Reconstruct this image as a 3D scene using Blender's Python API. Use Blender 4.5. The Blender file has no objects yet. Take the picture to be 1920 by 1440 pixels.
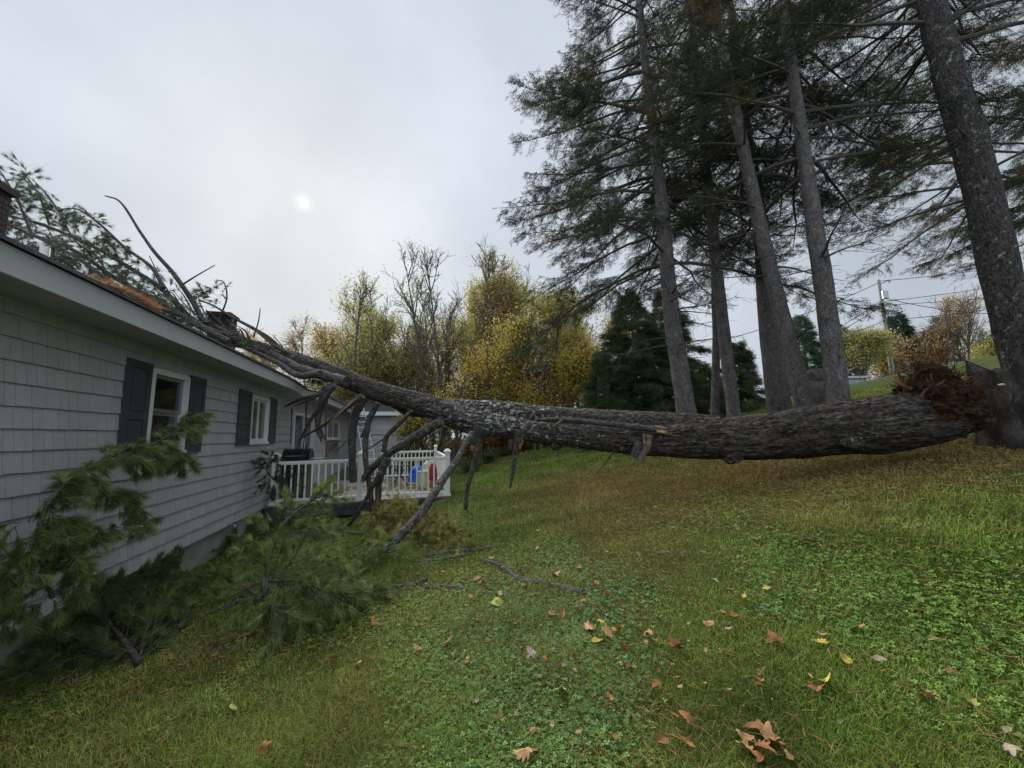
import bpy, math, random
import numpy as np
from mathutils import Vector, Matrix
R = math.radians
rng = np.random.default_rng(7); random.seed(7)
S = bpy.context.scene; COL = S.collection

# ------------------------------------------------------------------ camera
FPX, CX, CY = 721.0, 960.0, 720.0            # focal length and centre in photo pixels
PITCH, ROLL, EYE = R(7.5), R(1.0), 1.6
_f = np.array([0, math.cos(PITCH), math.sin(PITCH)])
_u0 = np.array([0, -math.sin(PITCH), math.cos(PITCH)]); _r0 = np.array([1.0, 0, 0])
_r = math.cos(ROLL)*_r0 - math.sin(ROLL)*_u0
_u = math.sin(ROLL)*_r0 + math.cos(ROLL)*_u0
CAM = np.array([0, 0, EYE])
cd = bpy.data.cameras.new('camera'); cam = bpy.data.objects.new('camera', cd); COL.objects.link(cam)
cd.sensor_width = 36; cd.lens = 36*FPX/1920; cd.clip_start = .05; cd.clip_end = 2000
cam.matrix_world = Matrix(((_r[0], _u[0], -_f[0], 0), (_r[1], _u[1], -_f[1], 0), (_r[2], _u[2], -_f[2], EYE), (0, 0, 0, 1)))
S.camera = cam

def ray(px, py):
    d = _f + _r*(px-CX)/FPX - _u*(py-CY)/FPX
    return d
def at(px, py, Y):                            # the point of the place seen at a photo pixel, Y metres ahead
    d = ray(px, py); return CAM + d*(Y/d[1])

# ------------------------------------------------------------------ sky and sun
sd = ray(569, 380); sd = sd/np.linalg.norm(sd)
SUN_EL = math.asin(sd[2]); SUN_AZ = math.atan2(sd[0], sd[1])
w = bpy.data.worlds.new("World"); S.world = w; w.use_nodes = True
nt = w.node_tree; N = nt.nodes; Lk = nt.links; N.clear()
def nn(t, **k):
    n = N.new(t)
    for a, b in k.items(): setattr(n, a, b)
    return n
sky = nn('ShaderNodeTexSky', sky_type='NISHITA', sun_disc=False, sun_elevation=SUN_EL, sun_rotation=SUN_AZ, air_density=1.5, dust_density=6)
tc = nn('ShaderNodeTexCoord'); nz = nn('ShaderNodeTexNoise'); nz.inputs['Scale'].default_value = 2.2; nz.inputs['Detail'].default_value = 7; nz.inputs['Distortion'].default_value = 0
Lk.new(tc.outputs['Generated'], nz.inputs['Vector'])
cr = nn('ShaderNodeValToRGB'); cr.color_ramp.elements[0].position = .3; cr.color_ramp.elements[1].position = .72
cr.color_ramp.elements[0].color = (.275, .309, .350, 1); cr.color_ramp.elements[1].color = (.388, .425, .468, 1)
Lk.new(nz.outputs['Fac'], cr.inputs[0])
dot = nn('ShaderNodeVectorMath', operation='DOT_PRODUCT'); dot.inputs[1].default_value = tuple(sd)
Lk.new(tc.outputs['Generated'], dot.inputs[0])
def mr(a, b, c, d, src, itype='SMOOTHSTEP'):
    m = nn('ShaderNodeMapRange', interpolation_type=itype)
    for i, v in zip(('From Min', 'From Max', 'To Min', 'To Max'), (a, b, c, d)): m.inputs[i].default_value = v
    Lk.new(src, m.inputs['Value']); return m.outputs['Result']
wide = mr(-.4, 1.0, .82, 1.12, dot.outputs['Value'])           # cloud deck is brighter towards the veiled sun
halo = mr(math.cos(R(1.5)), 1.0, 0, .14, dot.outputs['Value'])
disc = mr(math.cos(R(.62)), math.cos(R(.42)), 0, 2.5, dot.outputs['Value'])
def mth(op, a, b):
    m = nn('ShaderNodeMath', operation=op)
    for i, v in enumerate((a, b)):
        if isinstance(v, (int, float)): m.inputs[i].default_value = v
        else: Lk.new(v, m.inputs[i])
    return m.outputs[0]
sepv = nn('ShaderNodeSeparateXYZ'); Lk.new(tc.outputs['Generated'], sepv.inputs[0])
zen = mr(math.sin(R(52)), math.sin(R(82)), 0, 2.2, sepv.outputs['Z'])           # overcast skies are brightest overhead; extra gain added above the view as fill
back = mr(.05, .6, 0, 1.0, mth('MULTIPLY', sepv.outputs['Y'], -1.0))            # unseen sky behind the camera brightened too, added to light the wall
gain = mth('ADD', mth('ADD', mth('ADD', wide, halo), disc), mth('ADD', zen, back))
bgs = nn('ShaderNodeBackground'); Lk.new(sky.outputs[0], bgs.inputs[0]); bgs.inputs[1].default_value = .0015
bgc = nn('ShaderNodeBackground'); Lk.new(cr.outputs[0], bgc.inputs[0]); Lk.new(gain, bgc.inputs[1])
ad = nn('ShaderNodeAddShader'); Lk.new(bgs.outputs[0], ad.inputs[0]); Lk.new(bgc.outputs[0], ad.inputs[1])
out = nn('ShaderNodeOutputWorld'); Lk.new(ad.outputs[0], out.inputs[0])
sl = bpy.data.lights.new('sun', 'SUN'); sl.energy = 4.2; sl.angle = R(45); sl.color = (1, .96, .9)
so = bpy.data.objects.new('sun', sl); COL.objects.link(so)
so.rotation_euler = Vector(-sd).to_track_quat('-Z', 'Y').to_euler()
S.view_settings.view_transform = 'Standard'; S.view_settings.look = 'None'; S.view_settings.exposure = .75; S.view_settings.gamma = 1
S.render.engine = 'CYCLES'
S.cycles.max_bounces = 6; S.cycles.diffuse_bounces = 3; S.cycles.transmission_bounces = 3; S.cycles.transparent_max_bounces = 6

# ------------------------------------------------------------------ maths helpers
def _hash(ix, iy, iz):
    h = (ix*374761393 + iy*668265263 + iz*2147483647 + 1013904223) & 0xffffffff
    h = ((h ^ (h >> 13))*1274126177) & 0xffffffff
    return ((h ^ (h >> 16)) & 0xffff)/65535.0
def noise3(p, s=1.0):
    p = np.asarray(p, float)*s; i = np.floor(p).astype(np.int64); f = p-i; f = f*f*(3-2*f)
    r = 0
    for a in (0, 1):
        for b in (0, 1):
            for c in (0, 1):
                wgt = (f[..., 0] if a else 1-f[..., 0])*(f[..., 1] if b else 1-f[..., 1])*(f[..., 2] if c else 1-f[..., 2])
                r = r + wgt*_hash(i[..., 0]+a, i[..., 1]+b, i[..., 2]+c)
    return r*2-1
def fbm(p, s=1.0, o=4):
    r = 0; a = 1; t = 0
    for k in range(o): r = r + a*noise3(np.asarray(p)+k*17.3, s); t += a; a *= .5; s *= 2.03
    return r/t
def sp(x, k): return np.logaddexp(0, x*k)/k
DH = np.array([-.257, .966, 0]); NH = np.array([.966, .257, 0])          # along the house wall / out of it
def terrain(x, y):
    x = np.asarray(x, float); y = np.asarray(y, float)
    ye = 17 - sp(17-y, 1.2); u = .966*x + .257*ye; u = 31 - sp(31-u, .6)
    h = .07*u + .12*sp(u, 1.5) - .05
    h = h - .05*np.clip(y-17.5, 0, 12)
    P = np.stack([x, y, np.zeros_like(x)], -1)
    return h + .035*noise3(P, .6) + .012*noise3(P, 2.7)
def gz(x, y): return float(terrain(x, y))
def gpt(px, py, lift=0.0, ymax=40):           # where the line of sight through a pixel meets the lawn
    d = ray(px, py); lo = .5; step = .05; s = lo
    while s*d[1] < ymax:
        p = CAM + d*s
        if p[2] < gz(p[0], p[1])+lift: break
        s += step*max(1, s*.3)
    a, b = max(s-step*max(1, s*.3)*1.2, .1), s
    for _ in range(20):
        m = (a+b)/2; p = CAM+d*m
        if p[2] < gz(p[0], p[1])+lift: b = m
        else: a = m
    return CAM + d*b

def catmull(P, n):
    P = np.asarray(P, float)
    if len(P) == 2: return P[0] + (P[1]-P[0])*np.linspace(0, 1, n)[:, None]
    Q = np.vstack([2*P[0]-P[1], P, 2*P[-1]-P[-2]])
    t = np.linspace(0, len(P)-1-1e-9, n); i = t.astype(int); f = (t-i)[:, None]
    a, b, c, d = Q[i], Q[i+1], Q[i+2], Q[i+3]
    return .5*((2*b)+(-a+c)*f+(2*a-5*b+4*c-d)*f*f+(-a+3*b-3*c+d)*f**3)

class MB:
    """collects geometry and links it as one mesh object"""
    def __init__(s): s.v = []; s.f = []; s.n = 0; s.c = []
    def add(s, v, f, c=None):
        v = np.asarray(v, float); s.v.append(v)
        f = np.asarray(f); s.f.append(f + s.n); s.n += len(v)
        if c is None: c = np.ones(3)
        c = np.asarray(c, float); s.c.append(np.broadcast_to(c, (len(v), 3)) if c.ndim == 1 else c)
    def box(s, x0, x1, y0, y1, z0, z1, M=None, c=None):
        v = np.array([[x, y, z] for x in (x0, x1) for y in (y0, y1) for z in (z0, z1)], float)
        if M is not None: v = M(v)
        s.add(v, [[0, 1, 3, 2], [4, 6, 7, 5], [0, 4, 5, 1], [2, 3, 7, 6], [0, 2, 6, 4], [1, 5, 7, 3]], c)
    def tube(s, P, r, n=12, k=8, cap=True, c=None, wob=0.0, wf=3.0, flat=1.0):
        P = catmull(P, n) if n else np.asarray(P, float); n = len(P)
        r = np.interp(np.linspace(0, 1, n), np.linspace(0, 1, len(r)), r) if np.ndim(r) else np.full(n, r)
        T = np.gradient(P, axis=0); T /= np.linalg.norm(T, axis=1)[:, None]+1e-9
        a = np.array([0, 0, 1.0]) if abs(T[0][2]) < .9 else np.array([1.0, 0, 0])
        U = np.zeros_like(P); u = np.cross(T[0], a); u /= np.linalg.norm(u)
        for i in range(n):
            u = u - T[i]*np.dot(u, T[i]); u /= np.linalg.norm(u)+1e-9; U[i] = u
        V = np.cross(T, U); th = np.linspace(0, 2*math.pi, k, endpoint=False)
        ring = U[:, None]*np.cos(th)[None, :, None]*flat + V[:, None]*np.sin(th)[None, :, None]
        X = P[:, None] + ring*r[:, None, None]
        if wob: X = X + ring*(r[:, None]*wob*fbm(X, wf, 3))[..., None]
        X = X.reshape(-1, 3)
        i = np.arange(n-1)[:, None]*k; j = np.arange(k)[None]; j2 = (j+1) % k
        f = np.stack([i+j, i+j2, i+k+j2, i+k+j], -1).reshape(-1, 4)
        if callable(c): cc = c(X)
        else: cc = c
        s.add(X, f, cc)
        if cap:
            for b, o in ((0, 1), ((n-1)*k, -1)):
                ctr = X[b:b+k].mean(0); vv = np.vstack([X[b:b+k], ctr]); q = np.arange(k)
                ff = np.stack([q, np.full(k, k), (q+1) % k], -1)[:, ::o]
                s.add(vv, ff, cc if (cc is None or np.ndim(cc) == 1) else np.vstack([cc[b:b+k], cc[b:b+1]]))
    def sticks(s, A, B, ra, rb, c=None):
        A = np.asarray(A, float); B = np.asarray(B, float); n = len(A)
        if n == 0: return
        T = B-A; T /= np.linalg.norm(T, axis=1)[:, None]+1e-9
        ref = np.where(np.abs(T[:, 2:3]) > .9, [[1., 0, 0]], [[0, 0, 1.]])
        U = np.cross(T, ref); U /= np.linalg.norm(U, axis=1)[:, None]+1e-9; V = np.cross(T, U)
        ra = np.broadcast_to(ra, n); rb = np.broadcast_to(rb, n); X = np.zeros((n, 6, 3))
        for k in range(3):
            d = U*math.cos(2.094*k)+V*math.sin(2.094*k)
            X[:, k] = A+d*ra[:, None]; X[:, 3+k] = B+d*rb[:, None]
        F = np.array([[0, 1, 4, 3], [1, 2, 5, 4], [2, 0, 3, 5]]); f = (np.arange(n)[:, None, None]*6+F).reshape(-1, 4)
        s.add(X.reshape(-1, 3), f, c)
    def scatter(s, tv, tf, M, pos, cols):
        tv = np.asarray(tv); X = np.einsum('nij,vj->nvi', M, tv) + pos[:, None]
        f = (np.arange(len(pos))[:, None, None]*len(tv) + np.asarray(tf)[None]).reshape(-1, len(tf[0]))
        c = np.repeat(cols, len(tv), 0); s.add(X.reshape(-1, 3), f, c)
    def build(s, name, mat, parent=None, smooth=False, org=None):
        me = bpy.data.meshes.new(name)
        V = np.vstack(s.v); C = np.vstack(s.c)
        if parent is not None: V = V - np.array(parent.location)
        elif org is not None: V = V - np.asarray(org)
        li = np.concatenate([f.reshape(-1) for f in s.f]); lt = np.concatenate([np.full(len(f), f.shape[1]) for f in s.f])
        me.vertices.add(len(V)); me.vertices.foreach_set('co', V.astype(np.float32).ravel())
        me.loops.add(len(li)); me.loops.foreach_set('vertex_index', li.astype(np.int32))
        me.polygons.add(len(lt)); st = np.concatenate([[0], np.cumsum(lt)[:-1]])
        me.polygons.foreach_set('loop_start', st.astype(np.int32)); me.polygons.foreach_set('loop_total', lt.astype(np.int32))
        me.polygons.foreach_set('use_smooth', np.full(len(lt), bool(smooth)))
        me.update(calc_edges=True)
        a = me.color_attributes.new('col', 'FLOAT_COLOR', 'POINT')
        a.data.foreach_set('color', np.hstack([C, np.ones((len(C), 1))]).astype(np.float32).ravel())
        me.materials.append(mat)
        o = bpy.data.objects.new(name, me); COL.objects.link(o)
        if parent is not None: o.parent = parent
        elif org is not None: o.location = Vector(org)
        return o
def empty(name, loc):
    o = bpy.data.objects.new(name, None); o.empty_display_size = .1; COL.objects.link(o); o.location = Vector(loc); return o
def tag(o, label=None, cat=None, group=None, kind=None):
    if label: o['label'] = label
    if cat: o['category'] = cat
    if group: o['group'] = group
    if kind: o['kind'] = kind
    return o
def sub(parent_empty, o, child):              # make o a sub-part of mesh part 'child'
    o.parent = child; return o

# ------------------------------------------------------------------ materials
def mat(name, base=(.5, .5, .5), rough=.8, vcol=False, n1=None, n2=None, bump=None, spec=.3, trans=0, stretch=None, metal=0, spots=None, wave=None):
    m = bpy.data.materials.new(name); m.use_nodes = True; t = m.node_tree; b = t.nodes['Principled BSDF']
    b.inputs['Roughness'].default_value = rough; b.inputs['Specular IOR Level'].default_value = spec; b.inputs['Metallic'].default_value = metal
    tc = t.nodes.new('ShaderNodeTexCoord'); vec = tc.outputs['Object']
    if stretch:
        mp = t.nodes.new('ShaderNodeMapping'); mp.inputs['Scale'].default_value = stretch; t.links.new(vec, mp.inputs[0]); vec = mp.outputs[0]
    if vcol:
        a = t.nodes.new('ShaderNodeAttribute'); a.attribute_name = 'col'; c = a.outputs['Color']
        if base != (.5, .5, .5):
            mx = t.nodes.new('ShaderNodeMix'); mx.data_type = 'RGBA'; mx.blend_type = 'MULTIPLY'; mx.inputs[0].default_value = 1
            t.links.new(c, mx.inputs[6]); mx.inputs[7].default_value = (*base, 1); c = mx.outputs[2]
    else:
        g = t.nodes.new('ShaderNodeRGB'); g.outputs[0].default_value = (*base, 1); c = g.outputs[0]
    for q in (n1, n2):
        if not q: continue
        scale, col2, lo, hi = q[:4]
        n = t.nodes.new('ShaderNodeTexNoise'); n.inputs['Scale'].default_value = scale; n.inputs['Detail'].default_value = 6; n.inputs['Roughness'].default_value = .6
        t.links.new(vec, n.inputs['Vector'])
        r = t.nodes.new('ShaderNodeMapRange'); r.inputs['From Min'].default_value = lo; r.inputs['From Max'].default_value = hi; t.links.new(n.outputs['Fac'], r.inputs['Value'])
        mx = t.nodes.new('ShaderNodeMix'); mx.data_type = 'RGBA'; t.links.new(r.outputs[0], mx.inputs[0]); t.links.new(c, mx.inputs[6]); mx.inputs[7].default_value = (*col2, 1); c = mx.outputs[2]
    if spots:                                  # lichen: (scale, colour, attribute driven amount)
        scale, col2, amt = spots
        n = t.nodes.new('ShaderNodeTexNoise'); n.inputs['Scale'].default_value = scale; n.inputs['Detail'].default_value = 8; n.inputs['Roughness'].default_value = .7
        t.links.new(tc.outputs['Object'], n.inputs['Vector'])
        a = t.nodes.new('ShaderNodeAttribute'); a.attribute_name = 'col'; sx = t.nodes.new('ShaderNodeSeparateColor'); t.links.new(a.outputs['Color'], sx.inputs[0])
        m1 = t.nodes.new('ShaderNodeMath'); m1.operation = 'MULTIPLY_ADD'; t.links.new(sx.outputs[0], m1.inputs[0]); m1.inputs[1].default_value = amt; t.links.new(n.outputs['Fac'], m1.inputs[2])
        r = t.nodes.new('ShaderNodeMapRange'); r.inputs['From Min'].default_value = .66; r.inputs['From Max'].default_value = .71; t.links.new(m1.outputs[0], r.inputs['Value'])
        mx = t.nodes.new('ShaderNodeMix'); mx.data_type = 'RGBA'; t.links.new(r.outputs[0], mx.inputs[0]); t.links.new(c, mx.inputs[6]); mx.inputs[7].default_value = (*col2, 1); c = mx.outputs[2]
    t.links.new(c, b.inputs['Base Color'])
    if bump:
        hs = []
        for scale, dist, kind in bump:
            if kind == 'v':
                n = t.nodes.new('ShaderNodeTexVoronoi'); n.feature = 'DISTANCE_TO_EDGE'; n.inputs['Scale'].default_value = scale; o = n.outputs['Distance']
                r = t.nodes.new('ShaderNodeMapRange'); r.inputs['From Max'].default_value = .25; t.links.new(o, r.inputs['Value']); o = r.outputs[0]
                w_ = t.nodes.new('ShaderNodeTexNoise'); w_.inputs['Scale'].default_value = scale*1.5; t.links.new(vec, w_.inputs['Vector'])
                va = t.nodes.new('ShaderNodeVectorMath'); va.operation = 'MULTIPLY_ADD'; va.inputs[1].default_value = (.12,)*3; t.links.new(w_.outputs['Color'], va.inputs[0]); t.links.new(vec, va.inputs[2]); t.links.new(va.outputs[0], n.inputs['Vector'])
            else:
                n = t.nodes.new('ShaderNodeTexNoise'); n.inputs['Scale'].default_value = scale; n.inputs['Detail'].default_value = 8; n.inputs['Roughness'].default_value = .65; o = n.outputs['Fac']
                t.links.new(vec, n.inputs['Vector'])
            hs.append((o, dist))
        prev = None
        for o, dist in hs:
            bp = t.nodes.new('ShaderNodeBump'); bp.inputs['Distance'].default_value = dist; bp.inputs['Strength'].default_value = 1; t.links.new(o, bp.inputs['Height'])
            if prev: t.links.new(prev, bp.inputs['Normal'])
            prev = bp.outputs[0]
        t.links.new(prev, b.inputs['Normal'])
    if trans:
        tr = t.nodes.new('ShaderNodeBsdfTranslucent'); t.links.new(c, tr.inputs['Color'])
        ms = t.nodes.new('ShaderNodeMixShader'); ms.inputs[0].default_value = trans
        t.links.new(b.outputs[0], ms.inputs[1]); t.links.new(tr.outputs[0], ms.inputs[2]); t.links.new(ms.outputs[0], t.nodes['Material Output'].inputs['Surface'])
    return m
M = {}
M['ground'] = mat('lawn_soil', vcol=True, n1=(35, (.05, .04, .02), .45, .75), bump=[(60, .02, 'n')], spec=.05)
M['blade'] = mat('grass_blade', vcol=True, rough=.8, spec=.04, trans=.3)
M['clover'] = mat('clover_leaf', vcol=True, rough=.65, spec=.12, trans=.2)
M['siding'] = mat('painted_shingle_siding', base=(.43, .438, .458), vcol=True, rough=.75, n1=(1.7, (.37, .375, .38), .42, .72), n2=(30, (.38, .385, .395), .5, .75), bump=[(60, .004, 'n')], stretch=(1, 1, .35), spec=.2)
M['lap'] = mat('painted_lap_siding', base=(.50, .505, .52), vcol=True, rough=.75, n1=(3, (.36, .37, .40), .4, .8), spec=.2)
M['concrete'] = mat('foundation_concrete', (.30, .30, .275), n1=(4, (.19, .195, .16), .4, .7), n2=(40, (.24, .24, .22), .5, .8), bump=[(50, .006, 'n')])
M['trim'] = mat('white_trim_paint', (.66, .68, .70), rough=.5, n1=(2, (.5, .52, .53), .5, .8), spec=.4)
M['fascia'] = mat('fascia_metal', (.43, .45, .47), rough=.45, n1=(1.5, (.40, .42, .43), .45, .8), spec=.4)
M['soffit'] = mat('soffit_board', (.40, .41, .41), rough=.7, n1=(2, (.3, .31, .3), .45, .8))
M['vinyl'] = mat('white_vinyl_railing', (.74, .75, .74), rough=.4, n1=(3, (.6, .62, .58), .5, .85), spec=.4)
M['shutter'] = mat('slate_shutter_paint', (.045, .05, .065), rough=.45, n1=(5, (.065, .07, .08), .4, .8), spec=.4)
M['glass'] = mat('window_glass', (.012, .014, .016), rough=.06, spec=.6)
M['glass2'] = mat('window_glass_olive_tint', (.16, .16, .12), rough=.08, spec=.6, n1=(2, (.06, .065, .05), .4, .7))  # pane tinted a mottled olive tan
M['screen'] = mat('insect_screen', (.03, .033, .037), rough=.7)
M['shingle'] = mat('asphalt_roof_shingle', (.07, .075, .085), n1=(40, (.12, .125, .135), .4, .7), bump=[(80, .006, 'n')], spec=.1)
M['brick'] = mat('dark_red_brick', (.04, .024, .024), n1=(12, (.025, .018, .018), .4, .7), bump=[(30, .01, 'n')], vcol=False)
M['black'] = mat('black_enamel', (.012, .012, .013), rough=.25, spec=.5)
M['steel'] = mat('grey_metal', (.35, .36, .37), rough=.35, metal=.8)
M['wood'] = mat('weathered_wood', (.14, .105, .075), n1=(8, (.20, .17, .13), .4, .7), n2=(30, (.05, .04, .03), .5, .65), stretch=(1, 1, .25), bump=[(20, .004, 'n')])
M['rawwood'] = mat('fresh_broken_wood', (.42, .24, .11), n1=(20, (.25, .11, .05), .4, .7), bump=[(60, .01, 'n')])
M['deckboard'] = mat('grey_deck_board', (.20, .18, .16), n1=(6, (.12, .11, .09), .4, .7), n2=(30, (.28, .22, .14), .52, .75), bump=[(40, .004, 'n')])
M['rim'] = mat('dark_grey_deck_skirt', (.045, .05, .055), n1=(6, (.075, .08, .085), .4, .8), bump=[(30, .004, 'n')])
M['bark_log'] = mat('pine_bark', (.095, .078, .066), rough=.9, n1=(4, (.17, .148, .13), .42, .68), n2=(22, (.025, .021, .02), .47, .6), spots=(13, (.42, .44, .40), .2),
                    bump=[(8, .09, 'v'), (34, .03, 'n')], spec=.2, stretch=(.45, 1.6, 2.2))
M['bark_old'] = mat('dark_pine_bark', (.065, .056, .052), rough=.9, n1=(7, (.12, .105, .098), .42, .68), n2=(26, (.018, .016, .016), .48, .64), spots=(20, (.22, .24, .19), .12), bump=[(14, .03, 'n'), (50, .012, 'n')], spec=.2)
M['bark_spruce'] = mat('spruce_bark', (.17, .155, .15), rough=.9, n1=(7, (.27, .25, .24), .42, .7), n2=(26, (.06, .052, .05), .52, .66), spots=(14, (.38, .41, .32), .22), bump=[(22, .03, 'v'), (70, .012, 'n')], stretch=(1.4, 1.4, .7), spec=.15)
M['bark_dark'] = mat('dark_spruce_bark', (.095, .085, .082), rough=.9, n1=(7, (.15, .138, .132), .42, .7), n2=(26, (.035, .03, .03), .48, .62), spots=(9, (.36, .39, .30), .3), bump=[(16, .05, 'v'), (60, .02, 'n')], stretch=(1.4, 1.4, .7), spec=.15)
M['bark_twig'] = mat('twig_bark', (.05, .042, .036), rough=.9, n1=(20, (.09, .08, .07), .4, .7))
M['bark_wood'] = mat('woodland_bark', (.10, .088, .078), rough=.9, n1=(6, (.14, .13, .12), .4, .7), bump=[(20, .02, 'n')])
M['needle'] = mat('spruce_needles', vcol=True, rough=.7, spec=.1, trans=.12)
M['pine'] = mat('pine_needles', base=(1.35, 1.3, 1.2), vcol=True, rough=.55, spec=.2, trans=.25)
M['leaf'] = mat('autumn_leaves', vcol=True, rough=.6, spec=.15, trans=.45)
M['litter'] = mat('fallen_leaf', vcol=True, rough=.6, spec=.25, n1=(30, (.16, .07, .03), .52, .8), bump=[(60, .004, 'n')])
M['soil'] = mat('torn_root_soil', (.055, .034, .022), rough=1, n1=(7, (.12, .062, .032), .45, .7), n2=(30, (.02, .014, .011), .48, .62), bump=[(14, .06, 'n'), (50, .03, 'n')], spec=.03)
M['stump'] = mat('weathered_stump_wood', (.075, .066, .06), rough=.95, n1=(8, (.035, .03, .028), .42, .6), n2=(30, (.19, .18, .155), .58, .75), bump=[(9, .09, 'n'), (40, .03, 'n')], stretch=(1, 1, .4), spec=.1)
M['tarp'] = mat('blue_tarp', (.02, .12, .50), rough=.4, bump=[(6, .03, 'n')])
M['cream'] = mat('cream_plastic', (.55, .53, .40), rough=.5)
M['red'] = mat('red_paint', (.30, .02, .03), rough=.5)
M['white'] = mat('white_paint', (.7, .7, .68), rough=.5)
M['terra'] = mat('terracotta', (.32, .13, .07), rough=.8)
M['green'] = mat('dark_green_plastic', (.02, .07, .05), rough=.4)
M['pole'] = mat('weathered_pole_wood', (.22, .20, .19), n1=(5, (.3, .28, .27), .4, .7), stretch=(1, 1, .1))
M['wire'] = mat('cable', (.03, .03, .035), rough=.6)
M['asphalt'] = mat('asphalt', (.05, .05, .052), n1=(30, (.08, .08, .08), .4, .7))
M['stone'] = mat('dark_field_stone', (.075, .068, .062), n1=(6, (.14, .13, .12), .45, .7), bump=[(10, .04, 'n')])

# ------------------------------------------------------------------ lawn colour (what grows where)
def lawn_mix(x, y):
    P = np.stack([x, y, np.zeros_like(x)], -1)
    dry = .5 + .9*fbm(P, .55, 4) + .25*fbm(P+9, 3.0, 2)
    u = .966*x+.257*y
    band = np.exp(-((y-7.2-.25*(x-2))/2.3)**2)*np.clip((x+.3)/1.5, 0, 1)      # dry thatch under the log
    edge = np.exp(-((u+1.4)/1.1)**2)*np.exp(-(y-1.5)**2/2.2)*.7
    under = np.exp(-(((x-6.0)/3.0)**2+((y-5.6)/1.3)**2))*1.3                    # needles below the standing trees
    far = np.exp(-((y-12.5)/3.0)**2)*np.clip((1.2-x)/1.5, 0, 1)*-.7
    return np.clip(dry*.5 + band*.55 + edge*.2 + under + far - .14, 0, 1)
def lawn_col(x, y, bright=1.0):
    d = lawn_mix(x, y)[:, None]
    g = np.array([.155, .25, .042]); b = np.array([.38, .30, .095]); c = g*(1-d)+b*d
    lit = np.clip((y-13.5)/2.5, 0, 1)[:, None]*np.clip((1.5-x)/1.0, 0, 1)[:, None]
    return c*bright
xs = np.concatenate([np.linspace(-30, -9, 30), np.linspace(-8.9, 16, 260), np.linspace(16.5, 80, 70)])
ys = np.concatenate([np.linspace(-8, -.2, 14), np.linspace(0, 20, 220), np.linspace(20.5, 150, 80)])
gx, gy = np.meshgrid(xs, ys, indexing='ij'); gzv = terrain(gx, gy)
gb = MB(); nx, ny = len(xs), len(ys); i = np.arange(nx-1)[:, None]*ny; j = np.arange(ny-1)[None]
litter = np.clip((gy.ravel()-13.0)/1.5, 0, 1)*np.clip((1.0-gx.ravel())/.8, 0, 1)
gc = lawn_col(gx.ravel(), gy.ravel(), .22); gc = gc*(1-litter[:, None]) + np.array([.085, .055, .03])*litter[:, None]
gb.add(np.stack([gx, gy, gzv], -1).reshape(-1, 3), np.stack([i+j, i+ny+j, i+ny+j+1, i+j+1], -1).reshape(-1, 4), gc)
tag(gb.build('ground', M['ground'], smooth=True), kind='structure')
rp = MB()
rx = np.linspace(-10, 75, 60); row = []
for q in (24.0, 30.0): row.append(np.stack([rx, np.full_like(rx, q), terrain(rx, np.full_like(rx, q))+.06], -1))
rp.add(np.vstack(row), np.stack([np.arange(59), np.arange(1, 60), np.arange(61, 120), np.arange(60, 119)], -1))
tag(rp.build('road', M['asphalt']), kind='structure')

# ------------------------------------------------------------------ grass
def polar(n, r0, r1, amax=66):
    r = r0*(r1/r0)**rng.random(n); a = R(rng.uniform(-amax, amax, n)) if False else np.radians(rng.uniform(-amax, amax, n))
    x = r*np.sin(a); y = r*np.cos(a); k = (.966*x+.257*y) > -2.98
    deck = ((.966*x+.257*y) < .9) & ((-.257*x+.966*y) > 9.3) & ((-.257*x+.966*y) < 14.6)
    k &= ~deck & (y > .6) & (y < 17.8)
    return x[k], y[k], r[k]
def rotmat(yaw, tilt, roll):
    cy, sy, ct, st, cr_, sr = np.cos(yaw), np.sin(yaw), np.cos(tilt), np.sin(tilt), np.cos(roll), np.sin(roll)
    Z = np.zeros_like(yaw); O = np.ones_like(yaw)
    A = np.array([[cy, -sy, Z], [sy, cy, Z], [Z, Z, O]]).transpose(2, 0, 1)
    B = np.array([[ct, Z, st], [Z, O, Z], [-st, Z, ct]]).transpose(2, 0, 1)
    C = np.array([[O, Z, Z], [Z, cr_, -sr], [Z, sr, cr_]]).transpose(2, 0, 1)
    return A@B@C
x, y, r = polar(800000, 1.25, 19)
tall = np.clip(.5+1.4*fbm(np.stack([x, y, x*0], -1)+31, .9, 3), .12, 1.3)
hgt = rng.uniform(.02, .062, len(x))*(.55+.9*tall)*(1+.02*r); wid = np.clip(.0011*r, .0022, .02)
tilt = np.abs(rng.normal(0, .75, len(x))); Mx = rotmat(rng.uniform(0, 6.28, len(x)), tilt, np.zeros(len(x)))
Sc = np.zeros((len(x), 3, 3)); Sc[:, 0, 0] = hgt; Sc[:, 1, 1] = wid; Sc[:, 2, 2] = hgt
Mx = Mx@Sc
bc = lawn_col(x, y, 1.0)*rng.uniform(.3, 1.6, (len(x), 1))*(.85+.75*np.clip(fbm(np.stack([x, y, x*0], -1)+77, 2.2, 3), -1, 1))[:, None]
dryb = rng.random(len(x)) < .10+.42*lawn_mix(x, y); bc[dryb] = np.array([.34, .27, .12])*rng.uniform(.4, 1.15, (dryb.sum(), 1))
g = MB(); g.scatter([[0, -.5, 0], [0, .5, 0], [.12, -.36, .6], [.12, .36, .6], [.5, 0, 1.0]], [[0, 1, 3], [0, 3, 2], [2, 3, 4]], Mx, np.stack([x, y, terrain(x, y)-.004], -1), bc)
tag(g.build('lawn_grass', M['blade']), 'short mixed green and straw coloured grass covering the sloping lawn', 'grass', kind='stuff')
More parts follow.
